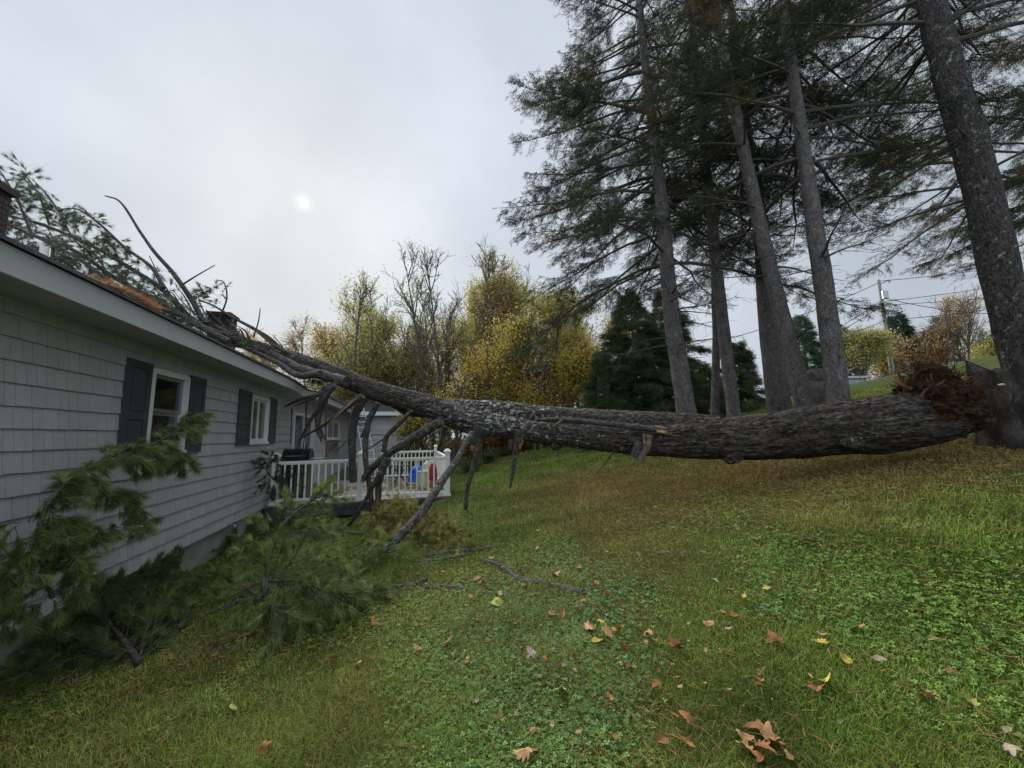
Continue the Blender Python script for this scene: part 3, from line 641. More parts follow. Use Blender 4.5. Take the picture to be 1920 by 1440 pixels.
# ------------------------------------------------------------------ standing spruces
def spruce(px_path, Y, rad_px, top, crown0, Lmax, label, nb=72, dens=1.0, name='spruce_tree', ext=2.0, lean=(0, 0), dead=10, knots=10, azbias=None, bark='bark_spruce'):
    P = [at(a, b, Y) for a, b in px_path]; base = P[0].copy()
    g0 = gz(base[0], base[1]); k = (P[1]-P[0]); k = k/k[2]; base = P[0]-k*(P[0][2]-g0+.25); P = [base]+P
    kc = FPX/math.hypot(FPX, px_path[0][0]-CX); r0 = rad_px[0]/FPX*Y*kc; r1 = rad_px[-1]/FPX*Y*kc
    up = (P[-1]-P[-3]); up[:2] *= .5; up = up/np.linalg.norm(up); zt = P[-1][2]
    if top > zt: P.append(P[-1]+up*(top-zt)*.5); P.append(P[-1]+up*(top-zt)*.5)
    P = np.array(P); rr = [r0*1.2, r0*1.0]+[q/FPX*Y*kc for q in rad_px[1:]]
    while len(rr) < len(P): rr.append(rr[-1]*.6)
    root = empty(name, [P[0][0], P[0][1], g0]); tag(root, label, 'tree', 'standing spruces on the slope')
    C = catmull(P, 90); rad = np.interp(np.linspace(0, 1, 90), np.linspace(0, 1, len(rr)), rr)
    fl = np.clip(1-(C[:, 2]-g0)/.7, 0, 1); rad = rad*.96*(1+.3*fl**2)
    mb = MB(); mb.tube(C, rad, 0, 28, wob=.10, wf=3.5, c=np.array([.25, .25, .25]))
    for q in range(knots):                     # branch scars and stubs
        i = rng.integers(6, 55); a = rng.uniform(0, 6.28); d = np.array([math.cos(a), math.sin(a), rng.uniform(-.1, .3)]); s = C[i]+d*rad[i]*.8
        mb.tube([s, s+d*(rad[i]*.2+rng.uniform(.02, .06))], [.045, .02], 3, 7, c=[0, 0, 0])
    trunk = mb.build('trunk', M[bark], root, smooth=True)
    br = MB(); SP = []; SD = []
    def branch(h, az, L, green, droop):
        i = np.interp(h, C[:, 2], np.arange(90)); p = C[int(i)]
        n = 9; s = np.linspace(0, 1, n); d = np.array([math.cos(az), math.sin(az), 0])
        zz = (.12*s - droop*s**1.6 + .16*np.clip(s-.65, 0, 1)**1.3*2)*L
        Q = p+d*(s*L)[:, None]+np.array([0, 0, 1])*zz[:, None]; Q += np.cumsum(rng.normal(0, .012*L, (n, 3)), 0)*.6
        br.tube(Q, [.010+.0085*L, .004], 9, 5, cap=False)
        lat = np.array([-d[1], d[0], 0]); m = int(L/.074*(dens if green else .6))
        A = []; B = []
        for k in range(m):
            f = rng.uniform(.14 if not green else .34, 1); q = np.array([np.interp(f, s, Q[:, c]) for c in range(3)]); sg = rng.choice([-1, 1])
            ll = (.12+.62*L*.36*(1-f)**.8+.12)*rng.uniform(.6, 1.25)
            dr_ = lat*sg*rng.uniform(.6, 1)+d*rng.uniform(.25, .8)+np.array([0, 0, rng.uniform(-.55, .12)]); dr_ /= np.linalg.norm(dr_)
            A.append(q); e = q+dr_*ll; B.append(e)
            if green > rng.random():
                ns = max(2, int(ll/.068))
                for w_ in np.linspace(.15, 1, ns):
                    pp = q+dr_*ll*w_; SP.append(pp+rng.normal(0, .012, 3)); SD.append(dr_*.5+lat*rng.normal(0, .5)+d*rng.normal(.25, .4)+np.array([0, 0, rng.uniform(-.75, .12)]))
            elif rng.random() < .8:
                e2 = e+(dr_+rng.normal(0, .5, 3)+[0, 0, -.5])*.15; A.append(e); B.append(e2)
        if green: SP.append(Q[-1]); SD.append(Q[-1]-Q[-2])
        if A: br.sticks(A, B, .0045, .002)
    for k in range(nb):
        f = (k+rng.random())/nb; h = crown0+(top-crown0)*f**1.05
        L = Lmax*(1-f)**.65*rng.uniform(.7, 1.12)+.3
        az = k*2.4+rng.normal(0, .35)
        if azbias is not None and rng.random() < .4: az = azbias+rng.normal(0, .7)
        if math.sin(az) < -.35 and rng.random() < .75: az = -az
        branch(h, az, L, 1.0 if f > .06 else .85, rng.uniform(.18, .42)*(1-f*.6)*(1.5 if f < .15 and azbias == math.pi else 1))
    for k in range(dead): branch(rng.uniform(crown0-2.1, crown0+1), rng.uniform(0, 6.28), rng.uniform(.8, 2.2), 0, rng.uniform(.1, .4))
    SP = np.array(SP); SD = np.array(SD); cr_ = MB(); ts = [sprig(30, .15, .028, .0095, q) for q in range(4)]
    vis = SP[:, 2] < 13.5; keep = vis | (rng.random(len(SP)) < .35); SP, SD = SP[keep], SD[keep]
    which = rng.integers(0, 4, len(SP)); cl = np.array([.040, .053, .027])*rng.uniform(.6, 1.6, (len(SP), 1)); brn = (fbm(SP, .9, 2) > .38); cl[brn] = cl[brn]*np.array([2.1, 1.15, .8])
    for q in range(4):
        m = which == q; cr_.scatter(*ts[q], frames(SD[m], 1)*rng.uniform(.8, 1.35, (m.sum(), 1, 1)), SP[m], cl[m])
    cro = cr_.build('crown', M['needle'], root); b_ = br.build('branches', M['bark_twig'], root); b_.parent = cro
    return root, len(SP)
tot = 0
for a in [
    ([(1287, 770), (1260, 597), (1245, 430), (1232, 300), (1213, 150), (1198, 0)], 8.8, [20, 17, 15, 12, 10, 8], 17, 5.6, 4.2, 'leftmost tall spruce of the standing row, nearest the autumn woods', dict(dead=18, nb=100, azbias=math.pi, dens=1.15)),
    ([(1340, 772), (1343, 640), (1340, 560), (1338, 480)], 10.4, [9, 8, 7, 5], 11, 8.4, 1.5, 'thinnest spruce of the row, a slim pole-like trunk half hidden by its neighbour', dict(nb=26, dead=8, knots=4)),
    ([(1375, 770), (1357, 620), (1340, 470), (1330, 370), (1310, 180), (1292, 0)], 9.2, [14, 13, 12, 11, 9, 6], 16, 7.6, 3.0, 'slender knotty spruce just right of the thinnest trunk', dict(nb=58, dead=16)),
    ([(1462, 768), (1440, 600), (1428, 440), (1400, 260), (1378, 80)], 9.6, [26, 21, 17, 14, 11], 16.5, 8.4, 3.0, 'thick dark spruce standing behind the leaning one', dict(nb=44, dead=14)),
    ([(1510, 760), (1462, 580), (1420, 400), (1392, 270), (1352, 80), (1335, 0)], 7.6, [21, 18, 16, 14, 12, 10], 16, 7.0, 2.8, 'pale-barked spruce leaning left in front of a darker trunk', dict(nb=48, dead=12, knots=14)),
    ([(1572, 752), (1548, 560), (1524, 400), (1502, 250), (1482, 110), (1466, 0)], 7.0, [26, 22, 19, 16, 14, 11], 15.5, 6.6, 3.6, 'stout grey spruce just left of the utility pole', dict(nb=76, dead=5, azbias=.2, dens=1.0)),
    ([(1925, 700), (1888, 560), (1836, 335), (1788, 165), (1744, 0)], 6.1, [50, 47, 47, 44, 39], 16, 8.5, 3.4, 'massive lichen-spotted trunk at the right edge behind the stump', dict(nb=64, dead=4, knots=8, bark='bark_dark')),
    ([(2150, 660), (2120, 300), (2090, 0)], 8.5, [30, 24, 18], 16, 6.8, 3.6, 'spruce past the right edge whose boughs reach into view', dict(nb=70, dead=4)),
    ([(1915, 690), (1838, 335), (1748, 0)], 9.5, [16, 14, 10], 17, 7.6, 4.0, 'background spruce hidden behind the massive trunk with its dark boughs spreading either side', dict(nb=76, dead=4, dens=.75, knots=0)),
]:
    o, n = spruce(*a[:7], **a[7]); tot += n
print('sprigs', tot)

# ------------------------------------------------------------------ bushy conifers
def conifer(px, Y, toppy, wpx, label, group, col=(.065, .09, .042), n=9000, basez=None, spread=1.0, name='evergreen_tree', sz=1.0, jag=.35):
    p = at(px, 800, Y); g0 = gz(p[0], p[1]); topz = at(px, toppy, Y)[2]; Rm = wpx/2/FPX*Y; Hh = topz-g0
    root = empty(name, [p[0], p[1], g0]); tag(root, label, 'tree', group)
    mb = MB(); mb.tube([[p[0], p[1], g0-.2], [p[0]+.05, p[1], g0+Hh*.5], [p[0], p[1], topz-.1]], [.09+Hh*.012, .06, .015], 14, 10); mb.build('trunk', M['bark_wood'], root, smooth=True)
    nb = int(50+Hh*10); n = int(n*1.5); SP = []; SD = []; A = []; B = []
    for k in range(nb):
        f = (k+rng.random())/nb; h = g0+Hh*(.06+.92*f); az = k*2.4+rng.normal(0, .4); L = Rm*(1-f**1.25)**.85*rng.uniform(.45, 1.2)+.1
        d = np.array([math.cos(az), math.sin(az), rng.uniform(-.15, .25)]); A.append([p[0], p[1], h]); B.append(np.array([p[0], p[1], h])+d*L)
        m = int(n/nb*(.3+L/Rm)); s = rng.uniform(.15, 1, m)**.6; lat = np.array([-d[1], d[0], 0])
        q = np.array([p[0], p[1], h])+d*(s*L)[:, None]+lat*(rng.normal(0, .13, m)*L*(1.1-s))[:, None]+np.array([0, 0, 1])*(-.25*L*s**2+rng.normal(0, .06, m))[:, None]
        SP.append(q); SD.append(d*.8+lat*rng.normal(0, .6, (m, 1))+np.array([0, 0, -1])*rng.uniform(-.1, .6, (m, 1)))
    SP = np.vstack(SP); SD = np.vstack(SD); c = MB(); ts = [sprig(26, .28*sz, .05*sz, .016*sz, 40+q) for q in range(3)]; wq = rng.integers(0, 3, len(SP))
    cl = np.array(col)*1.25*rng.uniform(.45, 1.8, (len(SP), 1))*(1+.5*noise3(SP, 1.5))[:, None]
    for q in range(3):
        m = wq == q; c.scatter(*ts[q], frames(SD[m], 1)*rng.uniform(.7, 1.3, (m.sum(), 1, 1)), SP[m], cl[m])
    c = c.build('crown', M['needle'], root); b = MB(); b.sticks(A, B, .02, .006); b = b.build('branches', M['bark_twig'], root); b.parent = c
GE = 'evergreens behind the log'
conifer(1195, 14.5, 545, 215, 'broad dark hemlock behind the leftmost spruce trunk', GE, n=10000)
conifer(1232, 14.8, 610, 230, 'widest lowest hemlock filling the gap between its taller neighbours', GE, n=9000)
conifer(1135, 13.6, 660, 90, 'low dark hemlock at the edge of the yellow leaves', GE, n=4500)
conifer(1262, 15.5, 540, 190, 'tall hemlock between the two left spruce trunks', GE, n=9000)
conifer(1395, 15.5, 640, 85, 'small hemlock right of the slender knotty spruce', GE, n=4500)
conifer(1330, 15.0, 690, 70, 'low hemlock seen behind the thinnest trunk', GE, n=3000)
GR = 'far evergreens by the road'
conifer(1525, 31, 590, 75, 'far pine between the leaning spruce and the stout grey one', GR, col=(.035, .06, .035), n=3500, sz=2)
conifer(1480, 34, 620, 50, 'far pine peeking out beside the thick dark spruce', GR, col=(.035, .06, .035), n=2000, sz=2)
conifer(1712, 33, 588, 78, 'round blue-green pine just right of the utility pole', GR, col=(.03, .06, .04), n=4500, sz=2)
conifer(1600, 38, 612, 60, 'far pine directly right of the stout grey trunk', GR, col=(.035, .06, .035), n=2500, sz=2)
conifer(1795, 42, 590, 55, 'farthest pine behind the orange tree', GR, col=(.04, .05, .035), n=2000, sz=2.4)

# ------------------------------------------------------------------ broadleaf trees
YEL = [(.62, .50, .11), (.48, .45, .12), (.64, .46, .10)]; YG = [(.46, .44, .14), (.55, .47, .15), (.38, .39, .13)]; ORG = [(.48, .31, .12), (.44, .35, .15), (.52, .36, .12)]; GRN = [(.34, .36, .10), (.42, .40, .11), (.52, .44, .11)]
lt_v = np.array([[0, 0, 0], [.5, -.42, .06], [1, 0, -.08], [.5, .42, .06]]); lt_f = [[0, 1, 2], [0, 2, 3]]
def broadleaf(px, Y, toppy, wpx, cols, nleaf, label, stems=2, leafsz=.085, name='autumn_tree', group='autumn trees beyond the lawn', low=.25, bare_top=.2):
    p = at(px, 800, Y); g0 = gz(p[0], p[1]); topz = at(px, toppy, Y)[2]; H_ = topz-g0; W = wpx/2/FPX*Y*1.42; nleaf = int(nleaf*(1.15 if cols is YEL else 1.7))
    root = empty(name, [p[0], p[1], g0]); tag(root, label, 'tree', group); mb = MB(); tips = []; A = []; B = []; RA = []
    def grow(o, d, L, r, lvl):
        n = 5; Q = [o]; dd_ = d.copy()
        for k in range(n-1):
            dd_ = dd_+rng.normal(0, .10, 3)+np.array([0, 0, .05]); dd_ /= np.linalg.norm(dd_); Q.append(Q[-1]+dd_*L/(n-1))
        Q = np.array(Q)
        if lvl <= 1: mb.tube(Q, [r, r*.5, r*.12], 8, 7 if lvl == 0 else 5, cap=False)
        else:
            for a, b in zip(Q[:-1], Q[1:]): A.append(a); B.append(b); RA.append(r)
        if lvl == 3: tips.extend(Q[1:]); return
        m = (18, 7, 4)[lvl]
        for k in range(m):
            f = rng.uniform(low if lvl == 0 else .25, 1); q = np.array([np.interp(f*(n-1), range(n), Q[:, c]) for c in range(3)])
            az = rng.uniform(0, 6.28); s = rng.uniform(.25, .72); nd = np.array([math.cos(az)*s, math.sin(az)*s, 1.0]) if lvl == 0 else dd_+rng.normal(0, .5, 3)
            nd /= np.linalg.norm(nd); ll = (W*1.15*(1.15-f*.5), L*.5, L*.5)[lvl]*rng.uniform(.6, 1.1)
            if lvl == 0: ll = min(ll, (1-f)*H_*.8+.8)
            grow(q, nd, ll, r*(.42, .5, .5)[lvl]*(1.1-f*.5), lvl+1)
    for s in range(stems):
        az = rng.uniform(0, 6.28); d = np.array([math.cos(az)*.10, math.sin(az)*.10, 1]); d /= np.linalg.norm(d)
        grow(np.array([p[0]+.2*math.cos(az)*(stems > 1), p[1]+.2*math.sin(az), g0-.2]), d, H_*rng.uniform(.78, .92), .045+.009*H_, 0)
    mb.sticks(A, B, np.clip(np.array(RA), .011, .05), np.clip(np.array(RA)*.6, .008, .05))
    mb.build('trunk', M['bark_wood'], root, smooth=False)
    T = np.array(tips); T = T[T[:, 2] < g0+H_*1.02]; f = (T[:, 2]-g0)/H_; wgt = np.clip((1-f)/max(bare_top, .01), .10, 1)*np.clip(.55+fbm(T, .7, 2)*1.4, .03, 1)
    i = rng.choice(len(T), nleaf, p=wgt/wgt.sum()); L_ = T[i]+rng.normal(0, .24, (nleaf, 3)); L_[:, 2] -= .05
    cc = np.array(cols)[(np.clip(fbm(L_, .5, 2)*1.5+.5+rng.normal(0, .25, nleaf), 0, .999)*3).astype(int)]*rng.uniform(.55, 1.2, (nleaf, 1))
    c = MB(); c.scatter(lt_v, lt_f, rotmat(rng.uniform(0, 6.28, nleaf), rng.uniform(-1.2, 1.4, nleaf), rng.uniform(-1, 1, nleaf))*(leafsz*rng.uniform(.7, 1.35, (nleaf, 1, 1))), L_, cc)
    c.build('crown', M['leaf'], root)
for a in [
    (530, 24, 600, 120, ORG, 4500, 'low orange tree just above the house roof, leftmost of the wood', 2, .08), (580, 25, 575, 110, ORG, 4000, 'thin orange tree with bare top twigs, second from the left', 2, .08),
    (648, 21, 562, 100, ORG, 7000, 'rounded orange-brown tree above the house end', 2, .09), (612, 26, 590, 110, YG, 4000, 'faded yellow tree behind the rounded orange one', 2, .09),
    (700, 21, 545, 130, YG, 7000, 'olive green tree right of the rounded orange one', 3, .09), (752, 22, 488, 110, YG, 1600, 'tall nearly bare tree, left of the two bare crowns', 3, .07),
    (675, 25, 585, 120, ORG, 4500, 'faded orange tree between the rounded tree and the bare crowns', 3, .09), (738, 23, 570, 110, YG, 4500, 'yellow-green tree in front of the left bare crown', 3, .085),
    (790, 22, 640, 80, YG, 4500, 'short olive yellow tree below the bare crowns', 2, .09), (822, 22, 478, 110, YG, 2000, 'tall nearly bare tree, right of the two bare crowns', 3, .07),
    (868, 21, 480, 100, YG, 5000, 'yellow-green tree beside the right bare crown', 2, .09), (905, 22, 420, 110, YG, 7500, 'tall yellow-green tree at the peak of the wood', 2, .1),
    (945, 21, 412, 120, ORG, 3600, 'tallest tree of the wood with sparse orange upper leaves', 2, .09), (990, 22, 440, 120, YG, 5500, 'tall yellowing tree touching the spruce boughs', 2, .09),
    (960, 18, 590, 120, YEL, 8500, 'yellow tree in the middle of the wood behind the log', 3, .095), (890, 18, 640, 100, YEL, 6500, 'low golden tree above the log fork', 2, .09),
    (1035, 19, 560, 110, YG, 8000, 'olive yellow tree below the drooping spruce boughs', 2, .09), (1075, 17, 640, 90, YEL, 7000, 'bright golden tree left of the low hemlock', 2, .09),
    (1120, 20, 580, 90, YEL, 6500, 'bright golden tree behind the broad hemlock', 2, .09), (1010, 17, 700, 90, YEL, 5500, 'low golden sapling right behind the log', 3, .08),
    (838, 17, 690, 70, YEL, 3500, 'golden sapling seen under the log beside the deck', 3, .08), (780, 19, 740, 60, YEL, 2500, 'small golden sapling behind the deck railing', 2, .08),
    (690, 27, 640, 120, YG, 4000, 'distant olive tree behind the far wing', 2, .1), (930, 27, 560, 160, GRN, 7000, 'far green tree filling the middle of the wood', 3, .11),
    (1060, 26, 520, 150, YG, 6000, 'far yellow-green tree behind the spruce boughs', 3, .11), (850, 28, 580, 130, GRN, 5000, 'far green tree left of the wood peak', 3, .11), (1180, 24, 600, 120, YEL, 5000, 'golden tree showing through the hemlocks', 2, .1),
]: broadleaf(*a)
GF = 'far colourful trees by the road'
broadleaf(1625, 29, 628, 85, YG, 7500, 'bushy yellow-green tree left of the utility pole', 3, .13, group=GF, low=.05, bare_top=.02)
broadleaf(1683, 32, 640, 50, ORG, 3000, 'small orange tree just behind the utility pole', 2, .13, group=GF, low=.05, bare_top=.05)
broadleaf(1775, 31, 615, 70, ORG, 4200, 'orange-red tree right of the round pine', 3, .12, group=GF, low=.05, bare_top=.05)
broadleaf(1842, 29, 540, 95, ORG, 1700, 'wide half-bare tree beside the massive right trunk', 3, .10, group=GF, low=.1)
broadleaf(1865, 36, 620, 70, YG, 3500, 'yellowing bush farthest to the right by the road', 3, .13, group=GF, low=.05)
broadleaf(1575, 36, 655, 50, YEL, 2500, 'small yellow tree glimpsed beside the stout grey trunk', 2, .13, group=GF, low=.05)

# understorey brush behind the first trees
for k, (px, Y, c_) in enumerate([(770, 21, 'dusky green'), (820, 19, 'golden'), (862, 22, 'olive'), (905, 20, 'russet'), (948, 22, 'golden'), (992, 20, 'olive'), (1036, 19, 'yellow'), (1080, 21, 'olive'), (1100, 18.3, 'dusky green'), (1165, 21, 'dusky green'), (1230, 20, 'golden')]):
    p = at(px, 800, Y); g0 = gz(p[0], p[1]); root = empty('understorey_bush', [p[0], p[1], g0]); tag(root, 'thick %s brush on the wood floor, %s' % (c_, ['behind the deck corner', 'behind the rear deck rail', 'right of the deck', 'behind the propping limb', 'under the lichened stem', 'beneath the fork of the log', 'behind the log fork', 'left of the low hemlock', 'at the foot of the low hemlock', 'beneath the broad hemlock', 'behind the leftmost spruce trunk'][k]), 'bush', 'brush in the wood')
    cl = {'dusky green': (.07, .10, .04), 'golden': (.36, .26, .05), 'olive': (.16, .17, .05), 'russet': (.22, .12, .05), 'yellow': (.42, .32, .05)}[c_]
    n = 3500; az = rng.uniform(0, 6.28, n); r_ = np.sqrt(rng.random(n))*1.7; Q = np.stack([p[0]+r_*np.cos(az), p[1]+.7*r_*np.sin(az), g0+rng.beta(1.2, 1.5, n)*(1.9-.5*r_)], -1); Q += .25*np.stack([noise3(Q, 1.3), noise3(Q+5, 1.3), noise3(Q+9, 1.3)], -1)
    A = np.array([p[0], p[1], g0])+rng.normal(0, .5, (50, 3))*[1, .7, 0]; B = A+rng.normal(0, .4, (50, 3))*[1, 1, 0]+np.stack([np.zeros(50), np.zeros(50), rng.uniform(.8, 2.0, 50)], -1)
    b = MB(); b.sticks(A, B, .014, .006); b.build('stem', M['bark_twig'], root); c = MB(); c.scatter(lt_v, lt_f, rotmat(az*3, rng.uniform(-1, 1, n), rng.uniform(-1, 1, n))*(.11*rng.uniform(.6, 1.4, (n, 1, 1))), Q, np.array(cl)*rng.uniform(.4, 1.3, (n, 1))); c.build('foliage', M['leaf'], root)
# bushes along the lawn edge
def shrub(px, py, w_, h_, col, label, n=1500, sz=.05, cat='shrub', name='shrub', group='undergrowth at the lawn edge'):
    p = gpt(px, py); root = empty(name, p); tag(root, label, cat, group); m = 40; A = np.repeat(p[None], m, 0)+rng.normal(0, .08, (m, 3))*[1, 1, 0]
    az = rng.uniform(0, 6.28, m); s = rng.uniform(.2, 1, m); B = A+np.stack([np.cos(az)*w_*.5*s, np.sin(az)*w_*.5*s, h_*rng.uniform(.5, 1, m)], -1)
    b = MB(); b.sticks(A, B, .008, .003); b.build('stem', M['bark_twig'], root)
    i = rng.integers(0, m, n); f = rng.uniform(.2, 1.05, n)[:, None]; Q = A[i]+(B[i]-A[i])*f+rng.normal(0, .07, (n, 3)); Q[:, 2] = np.maximum(Q[:, 2], p[2]+.01)
    cc = np.array(col)*rng.uniform(.5, 1.4, (n, 1)); c = MB(); c.scatter(lt_v, lt_f, rotmat(rng.uniform(0, 6.28, n), rng.uniform(-1, 1, n), rng.uniform(-1, 1, n))*(sz*rng.uniform(.6, 1.3, (n, 1, 1))), Q, cc); c.build('foliage', M['leaf'], root)
shrub(880, 885, 1.1, .5, (.07, .11, .04), 'green bush right behind the deck corner post')
shrub(915, 868, 1.2, .55, (.08, .12, .05), 'grey-green bush under the lichened stem')
shrub(950, 856, 1.1, .4, (.10, .10, .04), 'low olive bush where the lawn meets the wood')
shrub(985, 846, 1.0, .35, (.16, .10, .04), 'rusty low bush touching the lichened stem')
shrub(850, 870, 1.0, .7, (.06, .09, .04), 'dark leafy bush behind the rear deck rail')
shrub(1265, 776, 1.6, .5, (.12, .12, .04), 'low weeds at the foot of the leftmost spruce', 900)
for px, py, w_, lb in ((1700, 706, 3.5, 'low grey brush line right of the utility pole'), (1745, 694, 3, 'brown brush just beyond the crest by the torn roots')):
    p = at(px, py, 24); root = empty('shrub', [p[0], p[1], gz(p[0], p[1])]); tag(root, lb, 'shrub', 'undergrowth at the lawn edge')
    n = 1500; Q = np.array([p[0], p[1], p[2]-.3])+rng.normal(0, 1, (n, 3))*[w_*.35, .5, .3]; c = MB(); c.scatter(lt_v, lt_f, rotmat(rng.uniform(0, 6.28, n), rng.uniform(-1, 1, n), rng.uniform(-1, 1, n))*.12, Q, np.array([.10, .07, .05])*rng.uniform(.5, 1.4, (n, 1))); c.build('foliage', M['leaf'], root)
# ------------------------------------------------------------------ far things
nh = empty('neighbour_house', at(788, 812, 34)); tag(nh, 'small white house glimpsed through the wood behind the deck', 'house'); q = np.array(nh.location); GN = lambda v: q+np.asarray(v)
b = MB(); b.box(-1.5, 1.6, 0, 4, -3, .6, GN); b.build('wall', M['white'], nh)
b = MB(); v = GN([[-1.8, -.2, .55], [1.9, -.2, .55], [1.9, 4.2, .55], [-1.8, 4.2, .55], [-1.8, 2, 1.6], [1.9, 2, 1.6]]); b.add(v, [[0, 1, 5, 4], [2, 3, 4, 5]]); b.add(v, [[0, 4, 3], [1, 2, 5]]); b.build('roof', M['shingle'], nh)
b = MB(); b.box(-.4, .2, -.03, -.01, -.6, .2, GN); b.build('window', M['glass'], nh)
sh = empty('shed', at(1602, 712, 27)); tag(sh, 'low pale blue-grey outbuilding on the road side of the crest', 'shed'); q2 = np.array(sh.location); GS = lambda v: q2+np.asarray(v)
b = MB(); b.box(-1.4, .9, 0, 3, -2, .1, GS); b.build('wall', M['lap'], sh); b = MB(); b.box(-1.6, 1.1, -.2, 3.2, .102, .24, GS); b.build('roof', M['fascia'], sh)
# utility pole
pb = at(1672, 692, 29); pt_ = at(1647, 525, 29); up_ = empty('utility_pole', [pb[0], pb[1], gz(pb[0], pb[1])]); tag(up_, 'weathered wooden utility pole with transformer and overhead wires beyond the crest', 'utility pole')
b = MB(); b.tube([pb-(pt_-pb)*.2, pt_], [.17, .11], 6, 12); b.build('pole', M['pole'], up_, smooth=True)
tp_ = at(1658, 553, 28.8); b = MB(); b.tube([tp_+[.05, 0, -.3], tp_+[.05, 0, .3]], .2, 3, 14); b.build('transformer', M['steel'], up_)
b = MB(); a0 = at(1652, 532, 28.9); b.tube([a0, a0+[.5, 0, .22], a0+[.62, 0, .2]], .03, 5, 6); b.tube([a0+[.6, 0, .3], a0+[.75, 0, .25], a0+[.6, 0, .05]], .03, 6, 6); b.build('bracket', M['wire'], up_)
for (a, c, e) in [((1648, 530), (1350, 640), 29), ((1654, 562), (1440, 680), 27), ((1656, 570), (1500, 655), 31), ((1662, 598), (1560, 625), 25), ((1661, 600), (2050, 545), 26), ((1658, 565), (2050, 500), 33), ((1658, 572), (2050, 530), 33), ((1656, 558), (1900, 590), 24), ((1650, 527), (2050, 470), 34)]:
    A_ = at(*a, 29); B_ = at(*c, e); s = np.linspace(0, 1, 12)[:, None]; Q = A_+(B_-A_)*s; Q[:, 2] -= (1.2*s*(1-s))[:, 0]
    b = MB(); b.tube(Q, .024, 0, 4); b.build('wire', M['wire'], up_)
# stones between the spruces
def lump(mb, c, r, sc=(1, 1, 1), amp=.25, fr=1.5, n=28, c_=None, f2=0):
    u_, v_ = np.meshgrid(np.linspace(0, 2*math.pi, n*2, endpoint=False), np.linspace(0, math.pi, n), indexing='ij')
    D = np.stack([np.cos(u_)*np.sin(v_), np.sin(u_)*np.sin(v_), np.cos(v_)], -1); X = D*(1+amp*fbm(D*1.0+np.array(c), fr, 4)[..., None]+f2*fbm(D+np.array(c), fr*5, 3)[..., None])*r*np.array(sc)+np.array(c)
    i = np.arange(n*2)[:, None]; j = np.arange(n-1)[None]; i2 = (i+1) % (n*2); mb.add(X.reshape(-1, 3), np.stack([i*n+j, i*n+j+1, i2*n+j+1, i2*n+j], -1).reshape(-1, 4), c_)
for px, py, r_, lb in ((1528, 738, .36, 'rounded dark boulder between the leaning spruce and the stout grey one'), (1530, 706, .22, 'smaller boulder on top of the rounded one')):
    b = MB(); c = at(px, py, 8.6); lump(b, c, r_, (1, .8, .9)); tag(b.build('boulder', M['stone'], smooth=True, org=c), lb, 'boulder', 'stones between the spruces')

# ------------------------------------------------------------------ the fallen tree
def ln(px, py, off=0.0):                       # point in the upright plane through the log's axis (off: towards the camera)
    d = ray(px, py); nrm = np.array([.3683, .9297, 0]); c0 = np.dot(np.array([5.5, 5.0, 0]), nrm)-off
    return CAM+d*((c0-np.dot(CAM, nrm))/np.dot(d, nrm))
def rpx(px, r, off=0): return r/FPX*ln(px, 800, off)[1]
ft = empty('fallen_tree', [5.6, 4.95, gz(5.6, 4.95)]); tag(ft, 'huge uprooted pine lying across the lawn with its upper trunk on the house roof', 'fallen tree')
main = [(1790, 775, 44), (1740, 783, 50), (1690, 790, 53), (1640, 798, 54), (1560, 803, 50), (1480, 812, 46), (1400, 820, 42), (1320, 823, 38), (1250, 826, 31), (1180, 826, 26), (1100, 820, 23), (1020, 812, 21), (950, 800, 21), (900, 793, 25), (860, 782, 27), (820, 768, 25), (770, 752, 23), (720, 737, 22), (670, 719, 20), (620, 699, 18), (575, 681, 17), (540, 668, 14), (500, 655, 12), (455, 640, 11), (405, 618, 9)]
P = []; rr = []
for k, (a, b, r_) in enumerate(main): P.append(ln(a, b)); rr.append(rpx(a, r_)*.97*(.9 if a < 880 else 1))
for k in range(19, len(P)):                    # on the roof: keep clear of the shingles
    u = np.dot(P[k], NH); P[k][2] = max(P[k][2], EZ+.05-PIT*(u-EU)+rr[k]*.8)
def lich(X):
    x_ = X[:, 0]; up = np.clip(.5, 0, 1); v = np.exp(-((x_+.3)/1.7)**2)*.62 + .08
    c = np.zeros((len(X), 3)); c[:, 0] = v; return c
C = catmull(P, 420); RR = .93*np.interp(np.linspace(0, 1, 420), np.linspace(0, 1, len(rr)), rr)
def barktube(mb, C, RR, k, ridg=.11, seed=0):
    """trunk with real bark plates and swellings"""
    n = len(C); T = np.gradient(C, axis=0); T /= np.linalg.norm(T, axis=1)[:, None]; U = np.cross(T, [0, 0, 1.]); U /= np.linalg.norm(U, axis=1)[:, None]; V = np.cross(U, T)
    th = np.linspace(0, 2*math.pi, k, endpoint=False); ring = U[:, None]*np.cos(th)[None, :, None]+V[:, None]*np.sin(th)[None, :, None]
    s = np.concatenate([[0], np.cumsum(np.linalg.norm(np.diff(C, axis=0), axis=1))])
    q = np.stack([np.broadcast_to(s[:, None]*2.2, (n, k)), np.broadcast_to(np.cos(th)[None]*2.6, (n, k)), np.broadcast_to(np.sin(th)[None]*2.6, (n, k))], -1)+seed
    plates = 1-np.abs(fbm(q*np.array([1, 2.4, 2.4]), 1.3, 4))*2.6
    big = fbm(q, .55, 3)
    X = C[:, None]+ring*(RR[:, None]*(1+.13*big)-RR[0]*.0+np.minimum(RR[:, None], .3)*ridg*plates)[..., None]
    X = X.reshape(-1, 3); i = np.arange(n-1)[:, None]*k; j = np.arange(k)[None]; j2 = (j+1) % k
    mb.add(X, np.stack([i+j, i+j2, i+k+j2, i+k+j], -1).reshape(-1, 4), lich(X))
t_ = MB(); barktube(t_, C, RR, 72)
trunk = t_.build('trunk', M['bark_log'], ft, smooth=True)
